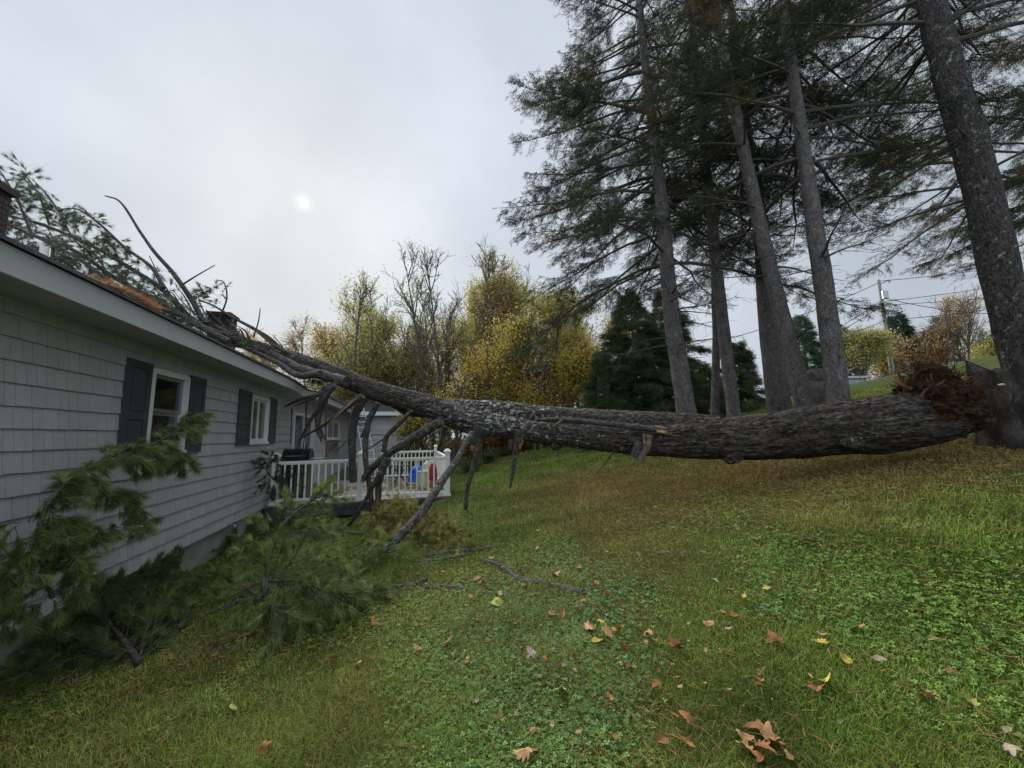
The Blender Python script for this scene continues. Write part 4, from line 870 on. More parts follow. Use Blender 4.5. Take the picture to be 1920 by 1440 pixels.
t_ = MB(); bs = [(1350, 806, 24, 0), (1270, 800, 24, -.12), (1190, 795, 22, -.22), (1110, 790, 21, -.28), (1030, 783, 19, -.3), (960, 774, 18, -.3), (900, 768, 17, -.25), (850, 766, 16, -.2), (800, 768, 14, -.2), (765, 766, 12, -.15), (735, 752, 10, -.1)]
C2 = catmull([ln(a, b, o) for a, b, r_, o in bs], 200); barktube(t_, C2, np.interp(np.linspace(0, 1, 200), np.linspace(0, 1, len(bs)), [rpx(a, r_, o) for a, b, r_, o in bs]), 48, seed=30)
t_.build('second_stem', M['bark_log'], ft, smooth=True)
def fbranch(pts, r0, r1, off=.1, matn='bark_old', name='branch', k=9, par=ft, Y=None, wob=.25, n=None, raw=False, lc=.5):
    if Y is None: Q = [ln(a, b, off) for a, b in pts]
    elif np.ndim(Y): Q = [at(a, b, y_) for (a, b), y_ in zip(pts, Y)]
    else: Q = [at(a, b, Y) for a, b in pts]
    s = np.mean([q[1] for q in Q])/FPX; mb = MB(); mb.tube(Q, [r0*s, (r0+r1)/2*s, r1*s], n or 8*len(pts), k, wob=wob, wf=9, c=[lc, 0, 0]); o = mb.build(name, M[matn], par, smooth=True)
    if raw:
        q = MB(); d = Q[-1]-Q[-2]; d /= np.linalg.norm(d)
        for z_ in range(6):
            e = Q[-1]+rng.normal(0, r1*s*.5, 3); q.tube([e-d*.03, e+d*rng.uniform(.04, .14)+rng.normal(0, .012, 3)], [r1*s*.5, .002], 3, 4)
        q = q.build('splinter', M['rawwood'], ft); q.parent = o
    return o
fbranch([(828, 790), (780, 818), (732, 848), (700, 875), (682, 896)], 9, 6, .35, raw=True, lc=.9)
fbranch([(886, 812), (873, 832), (857, 862), (819, 917), (790, 962), (735, 1020)], 6.5, 7, Y=[6.9, 6.7, 6.5, 6.0, 5.7, 5.35], lc=.8)
fbranch([(735, 1020), (690, 1050), (640, 1088)], 7, 6, Y=[5.35, 5.0, 4.65], lc=.8)
fbranch([(680, 745), (664, 787), (660, 842), (662, 905)], 9, 6, .15)
fbranch([(708, 755), (690, 795), (685, 854), (694, 921), (704, 985)], 6, 4, .3)
fbranch([(690, 795), (677, 820)], 4, 2, .3)
fbranch([(772, 770), (748, 795), (726, 818), (719, 848)], 4, 5, .45)
fbranch([(728, 860), (714, 890), (709, 930), (707, 985)], 7, 5, .5)
fbranch([(715, 885), (697, 915), (673, 959), (627, 1020)], 5, 3, .6)
fbranch([(726, 818), (700, 836), (690, 843)], 1.6, 1, .45); fbranch([(726, 818), (712, 815), (694, 816)], 1.6, 1, .45)
fbranch([(899, 820), (888, 871), (876, 918), (873, 956)], 5, 3.5, .2)
fbranch([(896, 825), (900, 860), (893, 884)], 2.5, 1.5, .05)
fbranch([(970, 812), (964, 870), (956, 916)], 6, 2, .15)
fbranch([(834, 800), (828, 822), (820, 845)], 5, 2, -.1)
fbranch([(1152, 845), (1135, 868), (1119, 888)], 1.8, 1, .1); fbranch([(1045, 840), (1046, 856)], 1.5, .8, .1)
fbranch([(875, 956), (890, 985)], 1, .7, .1)
fbranch([(1010, 787), (1050, 786), (1100, 790), (1160, 797), (1238, 806)], 3.5, 5.5, .30, name='broken_limb', lc=.2, raw=True)
fbranch([(1055, 787), (1036, 800)], 3, 1.5, .32, matn='wood'); fbranch([(1125, 786), (1122, 801)], 1.2, 1, .34)
fbranch([(1215, 815), (1212, 838), (1200, 866)], 9, 6, .3, matn='wood', name='limb_stub', wob=.6); fbranch([(1205, 830), (1190, 858)], 12, 9, .25, name='limb_stub', wob=.4)
for (a, b, o, r_, sc_) in ((1374, 858, .14, .12, (1.15, .8, .75)), (1043, 836, .05, .10, (1, .8, .8)), (1245, 842, .18, .08, (1.3, .8, .7)), (1480, 800, .36, .10, (1.6, .5, .9)), (1600, 830, .38, .09, (1.8, .5, .8)), (945, 812, .12, .10, (1.2, .8, .8))):
    kb = MB(); lump(kb, ln(a, b, o), r_, sc_, .45, 2.2, 24, c_=np.array([.3, 0, 0])); kb.build('knot', M['bark_log'], ft, smooth=True)
fbranch([(905, 800), (895, 822), (888, 835)], 16, 6, .15, name='limb_stub', raw=True)
fbranch([(976, 808), (972, 830)], 12, 7, .18, name='limb_stub', raw=True)
# splintered limbs hanging below the eave
fbranch([(640, 712), (600, 738), (565, 748), (533, 763)], 6, 1.5, .35); fbranch([(635, 718), (590, 745), (552, 762)], 4, 1.2, .4); fbranch([(628, 722), (600, 760), (575, 800), (558, 835)], 5, 1.5, .5)
fbranch([(610, 725), (599, 770), (596, 800), (606, 826)], 6.5, 5, .4, raw=True); fbranch([(618, 720), (612, 750), (610, 775)], 5, 1.5, .3)
fbranch([(680, 742), (645, 768), (610, 795), (560, 824)], 6, 1.5, .45, raw=False); fbranch([(668, 748), (640, 772), (612, 800)], 2, 1, .5, matn='rawwood')
fbranch([(612, 735), (611, 800), (612, 860)], 1.5, 1.2, .4); fbranch([(575, 752), (572, 810), (567, 850)], 1.5, 1, .35); fbranch([(547, 765), (545, 835)], 1.4, 1, .3)
fbranch([(650, 716), (615, 706), (560, 690), (500, 660), (440, 645)], 10, 6, .3); fbranch([(600, 700), (560, 704), (520, 680), (460, 652)], 7, 4, .45)
# limbs above the roof
YR = 8.6
roofb = [([(383, 607), (360, 563), (323, 510), (290, 473), (263, 435), (227, 380), (197, 367)], 5.5, 1.2, 9.0), ([(337, 537), (367, 518), (403, 497)], 2, .8, 8.9),
         ([(533, 660), (503, 633), (470, 613), (440, 597), (400, 573), (372, 563)], 4.5, 1, 9.4), ([(545, 664), (515, 648), (490, 628), (473, 612)], 3.5, 1.5, 9.2), ([(475, 632), (484, 605), (488, 578)], 1.6, .8, 9.3),
         ([(307, 540), (283, 500), (233, 463), (187, 420), (147, 393), (112, 392)], 4, 1, 8.3), ([(420, 630), (360, 600), (307, 545), (240, 500), (180, 465), (90, 425), (20, 405)], 6, 2, 8.8),
         ([(430, 640), (370, 610), (300, 565), (230, 530), (140, 470), (60, 440), (-30, 405)], 6, 2, 8.4), ([(92, 420), (70, 360), (40, 320)], 2, 1, 8.2), ([(220, 537), (150, 487), (100, 460), (0, 412), (-40, 395)], 3.5, 1.5, 7.6),
         ([(60, 440), (30, 370), (-10, 305)], 2.5, 1, 8.0), ([(400, 625), (340, 590), (280, 580), (200, 545)], 5, 2, 8.4), ([(450, 640), (400, 612), (350, 598), (300, 560)], 8, 3, 9.6), ([(300, 640-25), (340, 600), (390, 618)], 3, 4, 8.7),
         ([(320, 553), (300, 520), (280, 480)], 1.5, .8, 8.8), ([(350, 548), (330, 520), (318, 505)], 1.5, .8, 9), ([(410, 600), (425, 560), (420, 530), (405, 525)], 1.8, .8, 9.8), ([(205, 520), (180, 480), (140, 450), (100, 380), (60, 335)], 2.2, .8, 8.1)]
for k in range(60):                            # many fine bare twigs in the wreck of the crown
    x0_ = rng.uniform(230, 540); y0_ = np.interp(x0_, [200, 300, 400, 480, 540], [535, 575, 612, 645, 672])+rng.uniform(-12, 8); l_ = rng.uniform(25, 110)*(.5 if x0_ > 430 else 1); a_ = R(rng.uniform(185, 250))
    x1_, y1_ = x0_+l_*math.cos(a_), y0_+l_*.8*math.sin(a_); roofb.append(([(x0_, y0_), ((x0_+x1_)/2+rng.normal(0, 5), (y0_+y1_)/2+rng.normal(0, 6)), (x1_, y1_)], rng.uniform(1.2, 2.6), .6, rng.uniform(8.4, 9.6)))
for pts, a, b, y_ in roofb: fbranch(pts, a, b, Y=y_, wob=.12, n=5*len(pts), k=7, lc=.4)
# pine foliage on a set of pixel polylines
def pinefoliage(mb, tw, lines, per_m, side, tn, tl, tw_, col, clampf=None, droop=.4, sidelen=(.15, .5), start=.1, bushy=3, colvar=.35):
    TP = []; TD = []; A = []; B = []
    for Q in lines:
        Q = catmull(np.array(Q), 30); L = np.linalg.norm(np.diff(Q, axis=0), axis=1).sum()
        for k in range(int(L*per_m)):
            f = rng.uniform(start, 1); i = min(int(f*29), 28); p = Q[i]+(Q[i+1]-Q[i])*rng.random(); d = Q[i+1]-Q[i]; d /= np.linalg.norm(d)
            s = rng.normal(0, 1, 3); s -= d*np.dot(s, d); s /= np.linalg.norm(s); dd_ = d*.7+s*side+np.array([0, 0, -droop*.4]); dd_ /= np.linalg.norm(dd_)
            l = rng.uniform(*sidelen)*(1.15-.5*f); m = p+dd_*l*.5; d2 = dd_+np.array([0, 0, -droop]); d2 /= np.linalg.norm(d2); e = m+d2*l*.5
            A += [p, m]; B += [m, e]
            for q in range(bushy):
                g_ = rng.uniform(.35, 1); pp = p+(m-p)*g_*2 if g_ < .5 else m+(e-m)*(g_-.5)*2; TP.append(pp); TD.append(d2+rng.normal(0, .35, 3))
            TP.append(e); TD.append(d2)
    TP = np.array(TP); TD = np.array(TD); A = np.array(A); B = np.array(B)
    if clampf:
        for Z in (TP, A, B):
            lo = clampf(Z); Z[:, 2] = np.maximum(Z[:, 2], lo)
    tw.sticks(A, B, .0035, .002)
    ts = [tuft(tn, tl, tw_, .12, .85, 90+q) for q in range(4)]; wq = rng.integers(0, 4, len(TP))
    cl = np.array(col)*np.clip(1+colvar*rng.normal(0, 1, (len(TP), 1)), .45, 1.9)*np.array([1, 1, 1])
    for q in range(4):
        m = wq == q; mb.scatter(*ts[q], frames(TD[m], 2)*rng.uniform(.75, 1.2, (m.sum(), 1, 1)), TP[m], cl[m])
    return len(TP)
roofclamp = lambda Z: EZ+.08-PIT*(np.clip(Z@NH, -7, EU)-EU)
L_ = [[at(a, b, y_) for a, b in pts] for pts, _, _, y_ in (roofb[5], roofb[6], roofb[7], roofb[9], roofb[10], roofb[11], roofb[17], roofb[8], roofb[12])]
L_ += [[at(a, b, y_) for a, b in pts] for pts, y_ in (([(330, 600), (280, 560), (200, 530), (120, 500), (20, 480)], 8.2), ([(320, 620), (270, 590), (210, 560), (150, 520)], 8.6), ([(250, 570), (150, 520), (60, 470), (-30, 440)], 7.8), ([(110, 392), (170, 420), (215, 470)], 8.2), ([(40, 430), (20, 380), (-20, 350)], 7.9), ([(430, 600), (410, 560), (395, 545)], 9.6), ([(400, 590), (385, 560), (372, 545)], 9.4))]
fo = MB(); tw = MB(); n = pinefoliage(fo, tw, L_, 15, .8, 26, .15, .0062, (.06, .095, .06), roofclamp, droop=.55, sidelen=(.2, .75))
L_ = [[at(a, b, 9.1) for a, b in pts] for pts in ([(500, 660), (470, 640), (430, 640), (380, 625)], [(420, 650), (390, 640), (340, 615)], [(560, 720), (590, 730), (640, 735)])]
n += pinefoliage(fo, tw, L_, 14, .8, 22, .14, .007, (.055, .085, .035), roofclamp, droop=.3)
print('roof tufts', n)
fol = fo.build('foliage', M['pine'], ft); b = tw.build('twigs', M['bark_twig'], ft); b.parent = fol
# root ball
rb2 = MB(); c0 = ln(1755, 765)
lump(rb2, c0, .33, (1.0, 1.1, 1.0), .55, 2.0, 60, f2=.2); lump(rb2, ln(1745, 708, -.1), .15, (1.3, .8, 1.1), .8, 2.6, 44, f2=.3); lump(rb2, ln(1790, 772, .0), .28, (.9, .9, 1.1), .6, 2.2, 50, f2=.25); lump(rb2, ln(1708, 735, -.05), .11, (1.8, .8, .8), .8, 3, 36, f2=.3)
ball = rb2.build('root_ball', M['soil'], ft, smooth=True)
fb_ = MB(); n = 2600; D = rng.normal(0, 1, (n, 3)); D /= np.linalg.norm(D, axis=1)[:, None]; ctr = np.where(rng.random((n, 1)) < .5, c0, ln(1750, 730)); A = ctr+D*rng.uniform(.12, .36, (n, 1))*[1.1, 1, .8]; B = A+(D*.6+rng.normal(0, .8, (n, 3)))*rng.uniform(.03, .16, (n, 1))
fb_.sticks(A, B, .004, .0015); f2 = fb_.build('root_fibre', M['soil'], ft); f2.parent = ball
for pts in ([(1700, 745), (1720, 700), (1760, 690), (1778, 705)], [(1760, 715), (1790, 722), (1812, 735)], [(1690, 755), (1672, 742)], [(1800, 745), (1830, 738), (1848, 745)], [(1770, 700), (1790, 706), (1803, 712)], [(1805, 770), (1840, 760), (1855, 775)], [(1680, 790), (1740, 805), (1790, 820)]):
    fbranch(pts, rng.uniform(4, 7), 1.5, .1, matn='soil', name='root', wob=.4)
for k in range(70):
    o_ = ln(rng.uniform(1690, 1815), rng.uniform(715, 800), rng.uniform(-.15, .25)); d = (o_-ln(1650, 830)); d /= np.linalg.norm(d); d = d+rng.normal(0, .45, 3)+[0, 0, .25]; d /= np.linalg.norm(d)
    if k == 0: shd = MB()
    r_ = rng.uniform(.008, .03); l_ = rng.uniform(.06, .26); shd.tube([o_-d*.05, o_+d*l_*.6, o_+d*l_+rng.normal(0, .02, 3)], [r_, r_*.8, .002], 5, 5, wob=.5, wf=14, flat=.45)
sd_o = shd.build('splintered_heartwood', mat('reddish_rotten_wood', (.16, .07, .035), rough=1, n1=(9, (.07, .04, .028), .42, .62), n2=(40, (.26, .13, .06), .56, .75), bump=[(40, .02, 'n')]), ft); sd_o.parent = ball
# stump beside the root ball
sp0 = gpt(1895, 815); sp0 = at(1905, 800, 5.0); g0 = gz(sp0[0], sp0[1]); print('stump', sp0, g0); st = empty('tree_stump', [sp0[0], sp0[1], g0]); tag(st, 'weathered grey hollow stump at the foot of the massive right trunk', 'stump')
mb = MB(); k = 64; th = np.linspace(0, 2*math.pi, k, endpoint=False); zz = np.linspace(-.3, 1, 26); ztop = at(1885, 690, 5.0)[2]-g0
V = []
for z_ in zz:
    f = max(z_, 0); r_ = .31*(1+.45*np.clip(.35-f, 0, 1)**1.3+.12*np.clip(f-.75, 0, 1))*(1+.07*np.sin(th*5+1)+.05*np.sin(th*9)+.03*np.sin(th*17+f*2)); h_ = z_*ztop*(1+.10*np.sin(th*3+.5)*f+.06*np.sin(th*8)*f)
    V.append(np.stack([sp0[0]+r_*np.cos(th), sp0[1]+r_*np.sin(th), g0+h_], -1))
V = np.array(V); V += .05*fbm(V*np.array([1, 1, .35]), 9, 4)[..., None]; n = len(zz); i = np.arange(n-1)[:, None]*k; j = np.arange(k)[None]; mb.add(V.reshape(-1, 3), np.stack([i+j, i+(j+1) % k, i+k+(j+1) % k, i+k+j], -1).reshape(-1, 4))
tv2 = np.vstack([V[-1], V[-1]*.5+V[-1].mean(0)*.5-[0, 0, .06], V[-1].mean(0)[None]-[0, 0, .1]]); q = np.arange(k); mb.add(tv2, np.stack([q, (q+1) % k, k+(q+1) % k, k+q], -1)); mb.add(tv2, np.stack([k+q, k+(q+1) % k, np.full(k, 2*k)], -1))
mb.build('stump_wood', M['stump'], st, smooth=True)
for q_ in ((-.30, -.22),):
    mb = MB(); mb.tube([sp0+[q_[0]*.5, q_[1]*.5, g0-sp0[2]+.4], sp0+[q_[0]*.85, q_[1]*.85, g0-sp0[2]+.08], [sp0[0]+q_[0]*1.25, sp0[1]+q_[1]*1.25, gz(sp0[0]+q_[0]*1.25, sp0[1]+q_[1]*1.25)-.08]], [.11, .1, .05], 14, 14, wob=.7, wf=7); mb.build('buttress_root', M['stump'], st, smooth=True)
mb = MB(); c = at(1878, 723, 4.58); lathe(mb, c, [(0, 0), (.02, .0), (.035, .012), (.022, .02), (0, .025)], 10); mb.build('bracket_fungus', M['cream'], st)

# ------------------------------------------------------------------ boughs on and above the ground
gcl = lambda off: (lambda Z: terrain(Z[:, 0], Z[:, 1])+off)
def wallclamp(Z):
    u = Z@NH; Z[:] = Z+NH*np.maximum(HW+.05-u, 0)[:, None]; return terrain(Z[:, 0], Z[:, 1])+.02
def bough(lines, rad, label, col, per_m=16, side=.8, tn=40, tl=.11, tw_=.0042, droop=.35, sidelen=(.12, .42), bushy=3, group='broken pine boughs on the lawn', extra=(), name='pine_bough', start=.12):
    base = lines[0][0]; root = empty(name, base); tag(root, label, 'pine bough', group); mb = MB()
    for Q, (a, b) in zip(lines, rad): mb.tube(Q, [a, b], 7*len(Q), 8, wob=.25, wf=12, c=[.3, 0, 0])
    mb.build('stem', M['bark_old'], root, smooth=True); fo = MB(); tw = MB(); n = pinefoliage(fo, tw, list(lines)+list(extra), per_m, side, tn, tl, tw_, col, wallclamp, droop, sidelen, bushy=bushy, start=start)
    f = fo.build('foliage', M['pine'], root); t = tw.build('twigs', M['bark_twig'], root); t.parent = f; return n
def W(px, py, u=-2.45):
    t, z_ = wallhit(px, py, u); return Hc([t, u, z_])
n = bough([[W(98, 1120), W(80, 1060), W(75, 985), W(100, 930), W(150, 890), W(200, 860), W(250, 835)], [W(200, 860), W(250, 845), W(300, 825), W(350, 795), W(372, 780)], [W(350, 785), W(372, 778)]], [(.016, .009), (.009, .005), (.005, .003)],
          'hanging pine bough leaning up against the house wall below the near window', (.085, .125, .042), per_m=34, sidelen=(.08, .25), droop=.75, tl=.10,
          extra=[[W(85, 1060), W(40, 1085), W(0, 1105)], [W(98, 1110), W(60, 1140), W(5, 1165)], [W(98, 1115), W(135, 1095), W(150, 1125)], [W(80, 1040), W(45, 1040), W(0, 1060)], [W(75, 985), W(40, 980), W(10, 1010)], [W(90, 950), W(120, 980), W(170, 1000), W(230, 985), W(290, 975)], [W(80, 1010), W(120, 1050), W(170, 1070)], [W(150, 890), W(190, 920), W(240, 930), W(270, 960)], [W(250, 840), W(290, 860), W(340, 850)], [W(300, 825), W(330, 850), W(355, 870)]], start=.0, group='broken pine boughs')
GB = 'broken pine boughs'
def g_(px, py, l=.03): return gpt(px, py)+np.array([0, 0, l])
n += bough([[g_(500, 1150), at(497, 1110, 3.75), at(500, 1060, 4.1), at(530, 985, 4.5), at(575, 945, 4.8), at(610, 925, 5.0)], [at(500, 1090, 3.9), at(560, 1090, 3.8), at(620, 1110, 3.7), g_(690, 1135)]], [(.035, .006), (.014, .004)],
          'large upright green pine bough in front of the deck', (.105, .14, .045), per_m=34, sidelen=(.16, .5),
          extra=[[at(500, 1100, 3.8), at(560, 1060, 3.9), at(620, 1040, 4.0)], [at(505, 1110, 3.8), at(560, 1110, 3.7), at(620, 1120, 3.6), g_(690, 1130)], [at(520, 1010, 4.3), at(565, 1000, 4.3), at(610, 1000, 4.4)], [at(500, 1130, 3.6), at(530, 1150, 3.4), g_(560, 1180)], [g_(600, 1100, .25), g_(660, 1085, .3), g_(740, 1075, .2)], [g_(540, 1130, .1), g_(640, 1140, .1), g_(740, 1120, .05)]], start=.05, group=GB)
n += bough([[g_(690, 1065), g_(740, 1030, .1), g_(800, 1010, .12), g_(860, 1000, .06)], [g_(720, 1010, .15), g_(740, 975, .3), at(800, 975, 6.4)]], [(.02, .005), (.01, .004)], 'yellowing pine bough under the deck edge beside the propping limb', (.20, .19, .06), per_m=40, sidelen=(.12, .4),
          extra=[[g_(700, 1000, .3), at(760, 965, 6.8), at(830, 975, 6.6)], [g_(780, 1030, .1), g_(830, 1015, .1), g_(870, 1030, .05)], [g_(680, 1020, .15), g_(720, 1000, .25), at(700, 965, 6.6)]], start=0, group=GB)
n += bough([[g_(640, 1010, .05), g_(600, 1000, .1), g_(540, 985, .15), g_(480, 990, .1)], [g_(560, 1010, .1), g_(500, 1000, .2), g_(450, 1010, .1)]], [(.02, .005), (.01, .004)], 'green pine bough heaped between the deck skirt and the wall', (.10, .13, .045), per_m=34, extra=[[g_(450, 1020), g_(420, 1030, .1), g_(390, 1050)]], start=0, group=GB)
n += bough([[g_(500, 1135), g_(450, 1105, .05), g_(400, 1085, .05), g_(330, 1100, .1), g_(270, 1130, .1)], [g_(400, 1090), g_(370, 1120, .1), g_(300, 1160, .1)]], [(.02, .005), (.01, .003)], 'flat pine bough lying along the foundation', (.10, .15, .045), per_m=34, extra=[[g_(420, 1060, .05), g_(460, 1045, .1), g_(480, 1060)]], start=0, group=GB, sidelen=(.1, .3))
n += bough([[g_(260, 1250), g_(200, 1200, .15), g_(120, 1160, .3), g_(40, 1130, .4)], [g_(250, 1240), g_(180, 1250, .1), g_(100, 1270, .1), g_(10, 1300, .1)]], [(.025, .006), (.012, .004)], 'dark pine bough heaped in the lower left corner below the wall', (.055, .085, .03), per_m=42, sidelen=(.12, .4),
          extra=[[g_(240, 1210, .05), g_(180, 1190, .1), g_(140, 1180, .15)], [g_(150, 1200, .2), g_(80, 1200, .3), g_(0, 1200, .4)], [g_(300, 1230, .03), g_(240, 1200, .08), g_(200, 1180, .1)], [g_(120, 1260, .1), g_(40, 1250, .2), g_(-60, 1260, .2)], [g_(340, 1190, .05), g_(280, 1170, .1), g_(220, 1150, .15)]], start=0, group=GB)
n += bough([[W(520, 905, -2.6), W(500, 880, -2.6), W(510, 850, -2.6)], [W(520, 905, -2.6), W(540, 880, -2.6), W(560, 870, -2.6)]], [(.015, .004), (.01, .003)], 'pine bough hanging over the left end of the deck railing', (.03, .055, .028), per_m=20, tw_=.005, sidelen=(.15, .5), extra=[[W(510, 870, -2.6), W(515, 900, -2.5), W(520, 930, -2.4)]], start=0, group=GB)
print('bough tufts', n)
# green debris on the deck and needles heaped at the foundation
x = rng.uniform(DT0+.1, DT1-.2, 2200); u = HW+.1+(DU1-HW-.3)*rng.beta(1.1, 1.4, 2200); Q = Hc(np.stack([x, u, np.full(2200, DZ+.02)], -1)); k = fbm(Q, 1.2, 2) > -.05; Q = Q[k]; tu = tuft(12, .1, .006, .2, 1.4, 5); mb = MB()
mb.scatter(*tu, rotmat(rng.uniform(0, 6.28, len(Q)), rng.uniform(-.2, .2, len(Q)), rng.uniform(-.3, .3, len(Q))), Q, np.where(rng.random((len(Q), 1)) < .5, [[.09, .12, .04]], [[.26, .20, .11]])*rng.uniform(.6, 1.3, (len(Q), 1)))
tag(mb.build('deck_debris', M['pine']), 'green and tan needle debris strewn over the deck floor', 'debris', kind='stuff')
# orange dead needles caught on the eave
n = 420; a0, _ = wallhit(186, 545, -2.62); a1, _ = wallhit(276, 590, -2.62); t = rng.uniform(a0, a1, n); f = (t-a0)/(a1-a0); u = rng.uniform(-2.8, -2.5, n); hh = np.abs(rng.normal(0, .014, n))*(1.2-np.abs(f-.5)); Q = Hc(np.stack([t, u, EZ+.06+hh-PIT*(u-EU)], -1)); mb = MB()
mb.scatter(*tuft(10, .11, .005, .3, 1.5, 6), rotmat(rng.uniform(0, 6.28, n), rng.uniform(-.4, .3, n), rng.uniform(-.5, .5, n)), Q, np.array([.30, .165, .09])*rng.uniform(.3, 1.1, (n, 1)))
tag(mb.build('dead_needle_clump', M['pine']), 'rusty orange clump of dead needles on the roof edge', 'needle clump')

# ------------------------------------------------------------------ sticks on the lawn
GS_ = 'broken sticks lying on the lawn'
def stick(pts, r0, r1, label, lc=.6, raw=True):
    Q = np.array([gpt(a, b)+[0, 0, r0*.7/FPX*3] for a, b in pts]); s = np.mean(Q[:, 1])/FPX; mb = MB(); mb.tube(Q, [r0*s, (r0+r1)*.5*s, r1*s], 10*len(pts), 10, wob=.3, wf=14, c=[lc, 0, 0])
    for k in range(3): i = rng.integers(0, len(Q)); d = rng.normal(0, 1, 3); d[2] = abs(d[2]); mb.tube([Q[i], Q[i]+d*.04], [r0*s*.5, .003], 3, 5, c=[0, 0, 0])
    tag(mb.build('fallen_stick', M['bark_old'], smooth=True, org=Q[0]), label, 'stick', GS_)
stick([(905, 1052), (940, 1064), (975, 1088), (1030, 1100), (1095, 1116)], 4, 6, 'long crooked bark-covered stick in the middle of the lawn')
stick([(797, 1045), (850, 1037), (918, 1031)], 4.5, 4, 'dark straight stick nearest the yellowing bough')
stick([(772, 1054), (830, 1050), (880, 1040)], 2, 2.2, 'thin stick lying alongside the dark straight one')
stick([(738, 1102), (770, 1100), (800, 1090)], 4, 4.5, 'short thick stick left of the pair below the dark one')
stick([(796, 1104), (835, 1102), (871, 1106)], 4, 3.5, 'short tapering stick pointing right between the two other sticks')
stick([(745, 1120), (785, 1080), (812, 1048)], 1.5, 1.2, 'thin slanting twig crossing the short sticks')
stick([(392, 1153), (440, 1135), (480, 1130), (512, 1125)], 4, 8, 'dark split limb at the foot of the upright bough')
stick([(330, 1243), (400, 1215), (500, 1182), (550, 1170)], 2.5, 1.5, 'long thin twig in the grass left of the upright bough')
stick([(585, 1140), (600, 1175), (625, 1205)], 1.3, .8, 'pale forked twig below the upright bough')
stick([(650, 1000), (675, 1003), (695, 1003)], 4, 4, 'short stick under the deck edge')
stick([(1545, 893), (1585, 890), (1612, 889)], 1.6, 1.3, 'pale thin stick on the slope below the log')
stick([(1780, 905), (1850, 900), (1915, 893)], 2, 1.5, 'thin stick lying below the stump at the right edge')

# ------------------------------------------------------------------ fallen leaves
def leafmesh(kind, colr, seed):
    r_ = np.random.default_rng(seed); pts = []
    if kind == 'maple': lob = [(0, 1.0), (22, .55), (38, .72), (55, .92), (75, .5), (100, .62), (125, .40), (165, .34), (180, .12)]
    elif kind == 'oak': lob = [(0, 1.15), (10, .78), (20, .98), (27, .55), (38, .80), (50, .36), (66, .52), (88, .24), (115, .36), (140, .24), (165, .5), (180, .62)]
    else: lob = [(0, 1.0), (25, .75), (50, .58), (80, .48), (110, .45), (150, .42), (180, .5)]
    full = [(a, q) for a, q in lob]+[(-a, q) for a, q in lob[::-1] if 0 < a < 180]
    out_ = []
    for (a, q), (a2, q2) in zip(full, full[1:]+full[:1]):
        if a2 < a-180: a2 += 360
        if a2 > a+180: a2 -= 360
        for f in (0, .5): aa, qq = a+(a2-a)*f, (q+(q2-q)*f)*(1 if f == 0 else r_.uniform(.92, 1.1)); out_.append([qq*math.cos(R(aa)), qq*math.sin(R(aa)), 0])
    out_ = np.array(out_); rings = [out_*s for s in (1, .66, .33)]; V = np.vstack(rings+[np.zeros((1, 3))]); rr_ = np.linalg.norm(V[:, :2], axis=1)
    V[:, 2] = .65*np.abs(V[:, 1])**1.6*r_.choice([-1, 1, 1])+r_.uniform(-.3, .5)*V[:, 0]**2+.22*noise3(V+seed, 2.2)
    k = len(out_); F = []
    for a in range(2): F += [[a*k+i, a*k+(i+1) % k, (a+1)*k+(i+1) % k, (a+1)*k+i] for i in range(k)]
    mb = MB(); c = np.array(colr)*(1+.45*noise3(V*1.0+seed, 2.5)[:, None])*(1-.35*np.exp(-(V[:, 1]/.08)**2))[:, None]; mb.add(V*.5, F, c); mb.add(V*.5, [[2*k+i, 2*k+(i+1) % k, 3*k] for i in range(k)], c)
    mb.tube(np.array([[-.1, 0, 0], [-.35, .02, .02], [-.62, -.03, .06]]), [.014, .01], 5, 4, c=np.array(colr)*.8)
    return mb
LC = {'tan': (.44, .25, .11), 'brown': (.25, .11, .04), 'orange': (.38, .16, .05), 'yellow': (.46, .35, .06), 'pale': (.36, .28, .21), 'lime': (.34, .36, .08), 'red': (.20, .05, .03)}
cache = {}
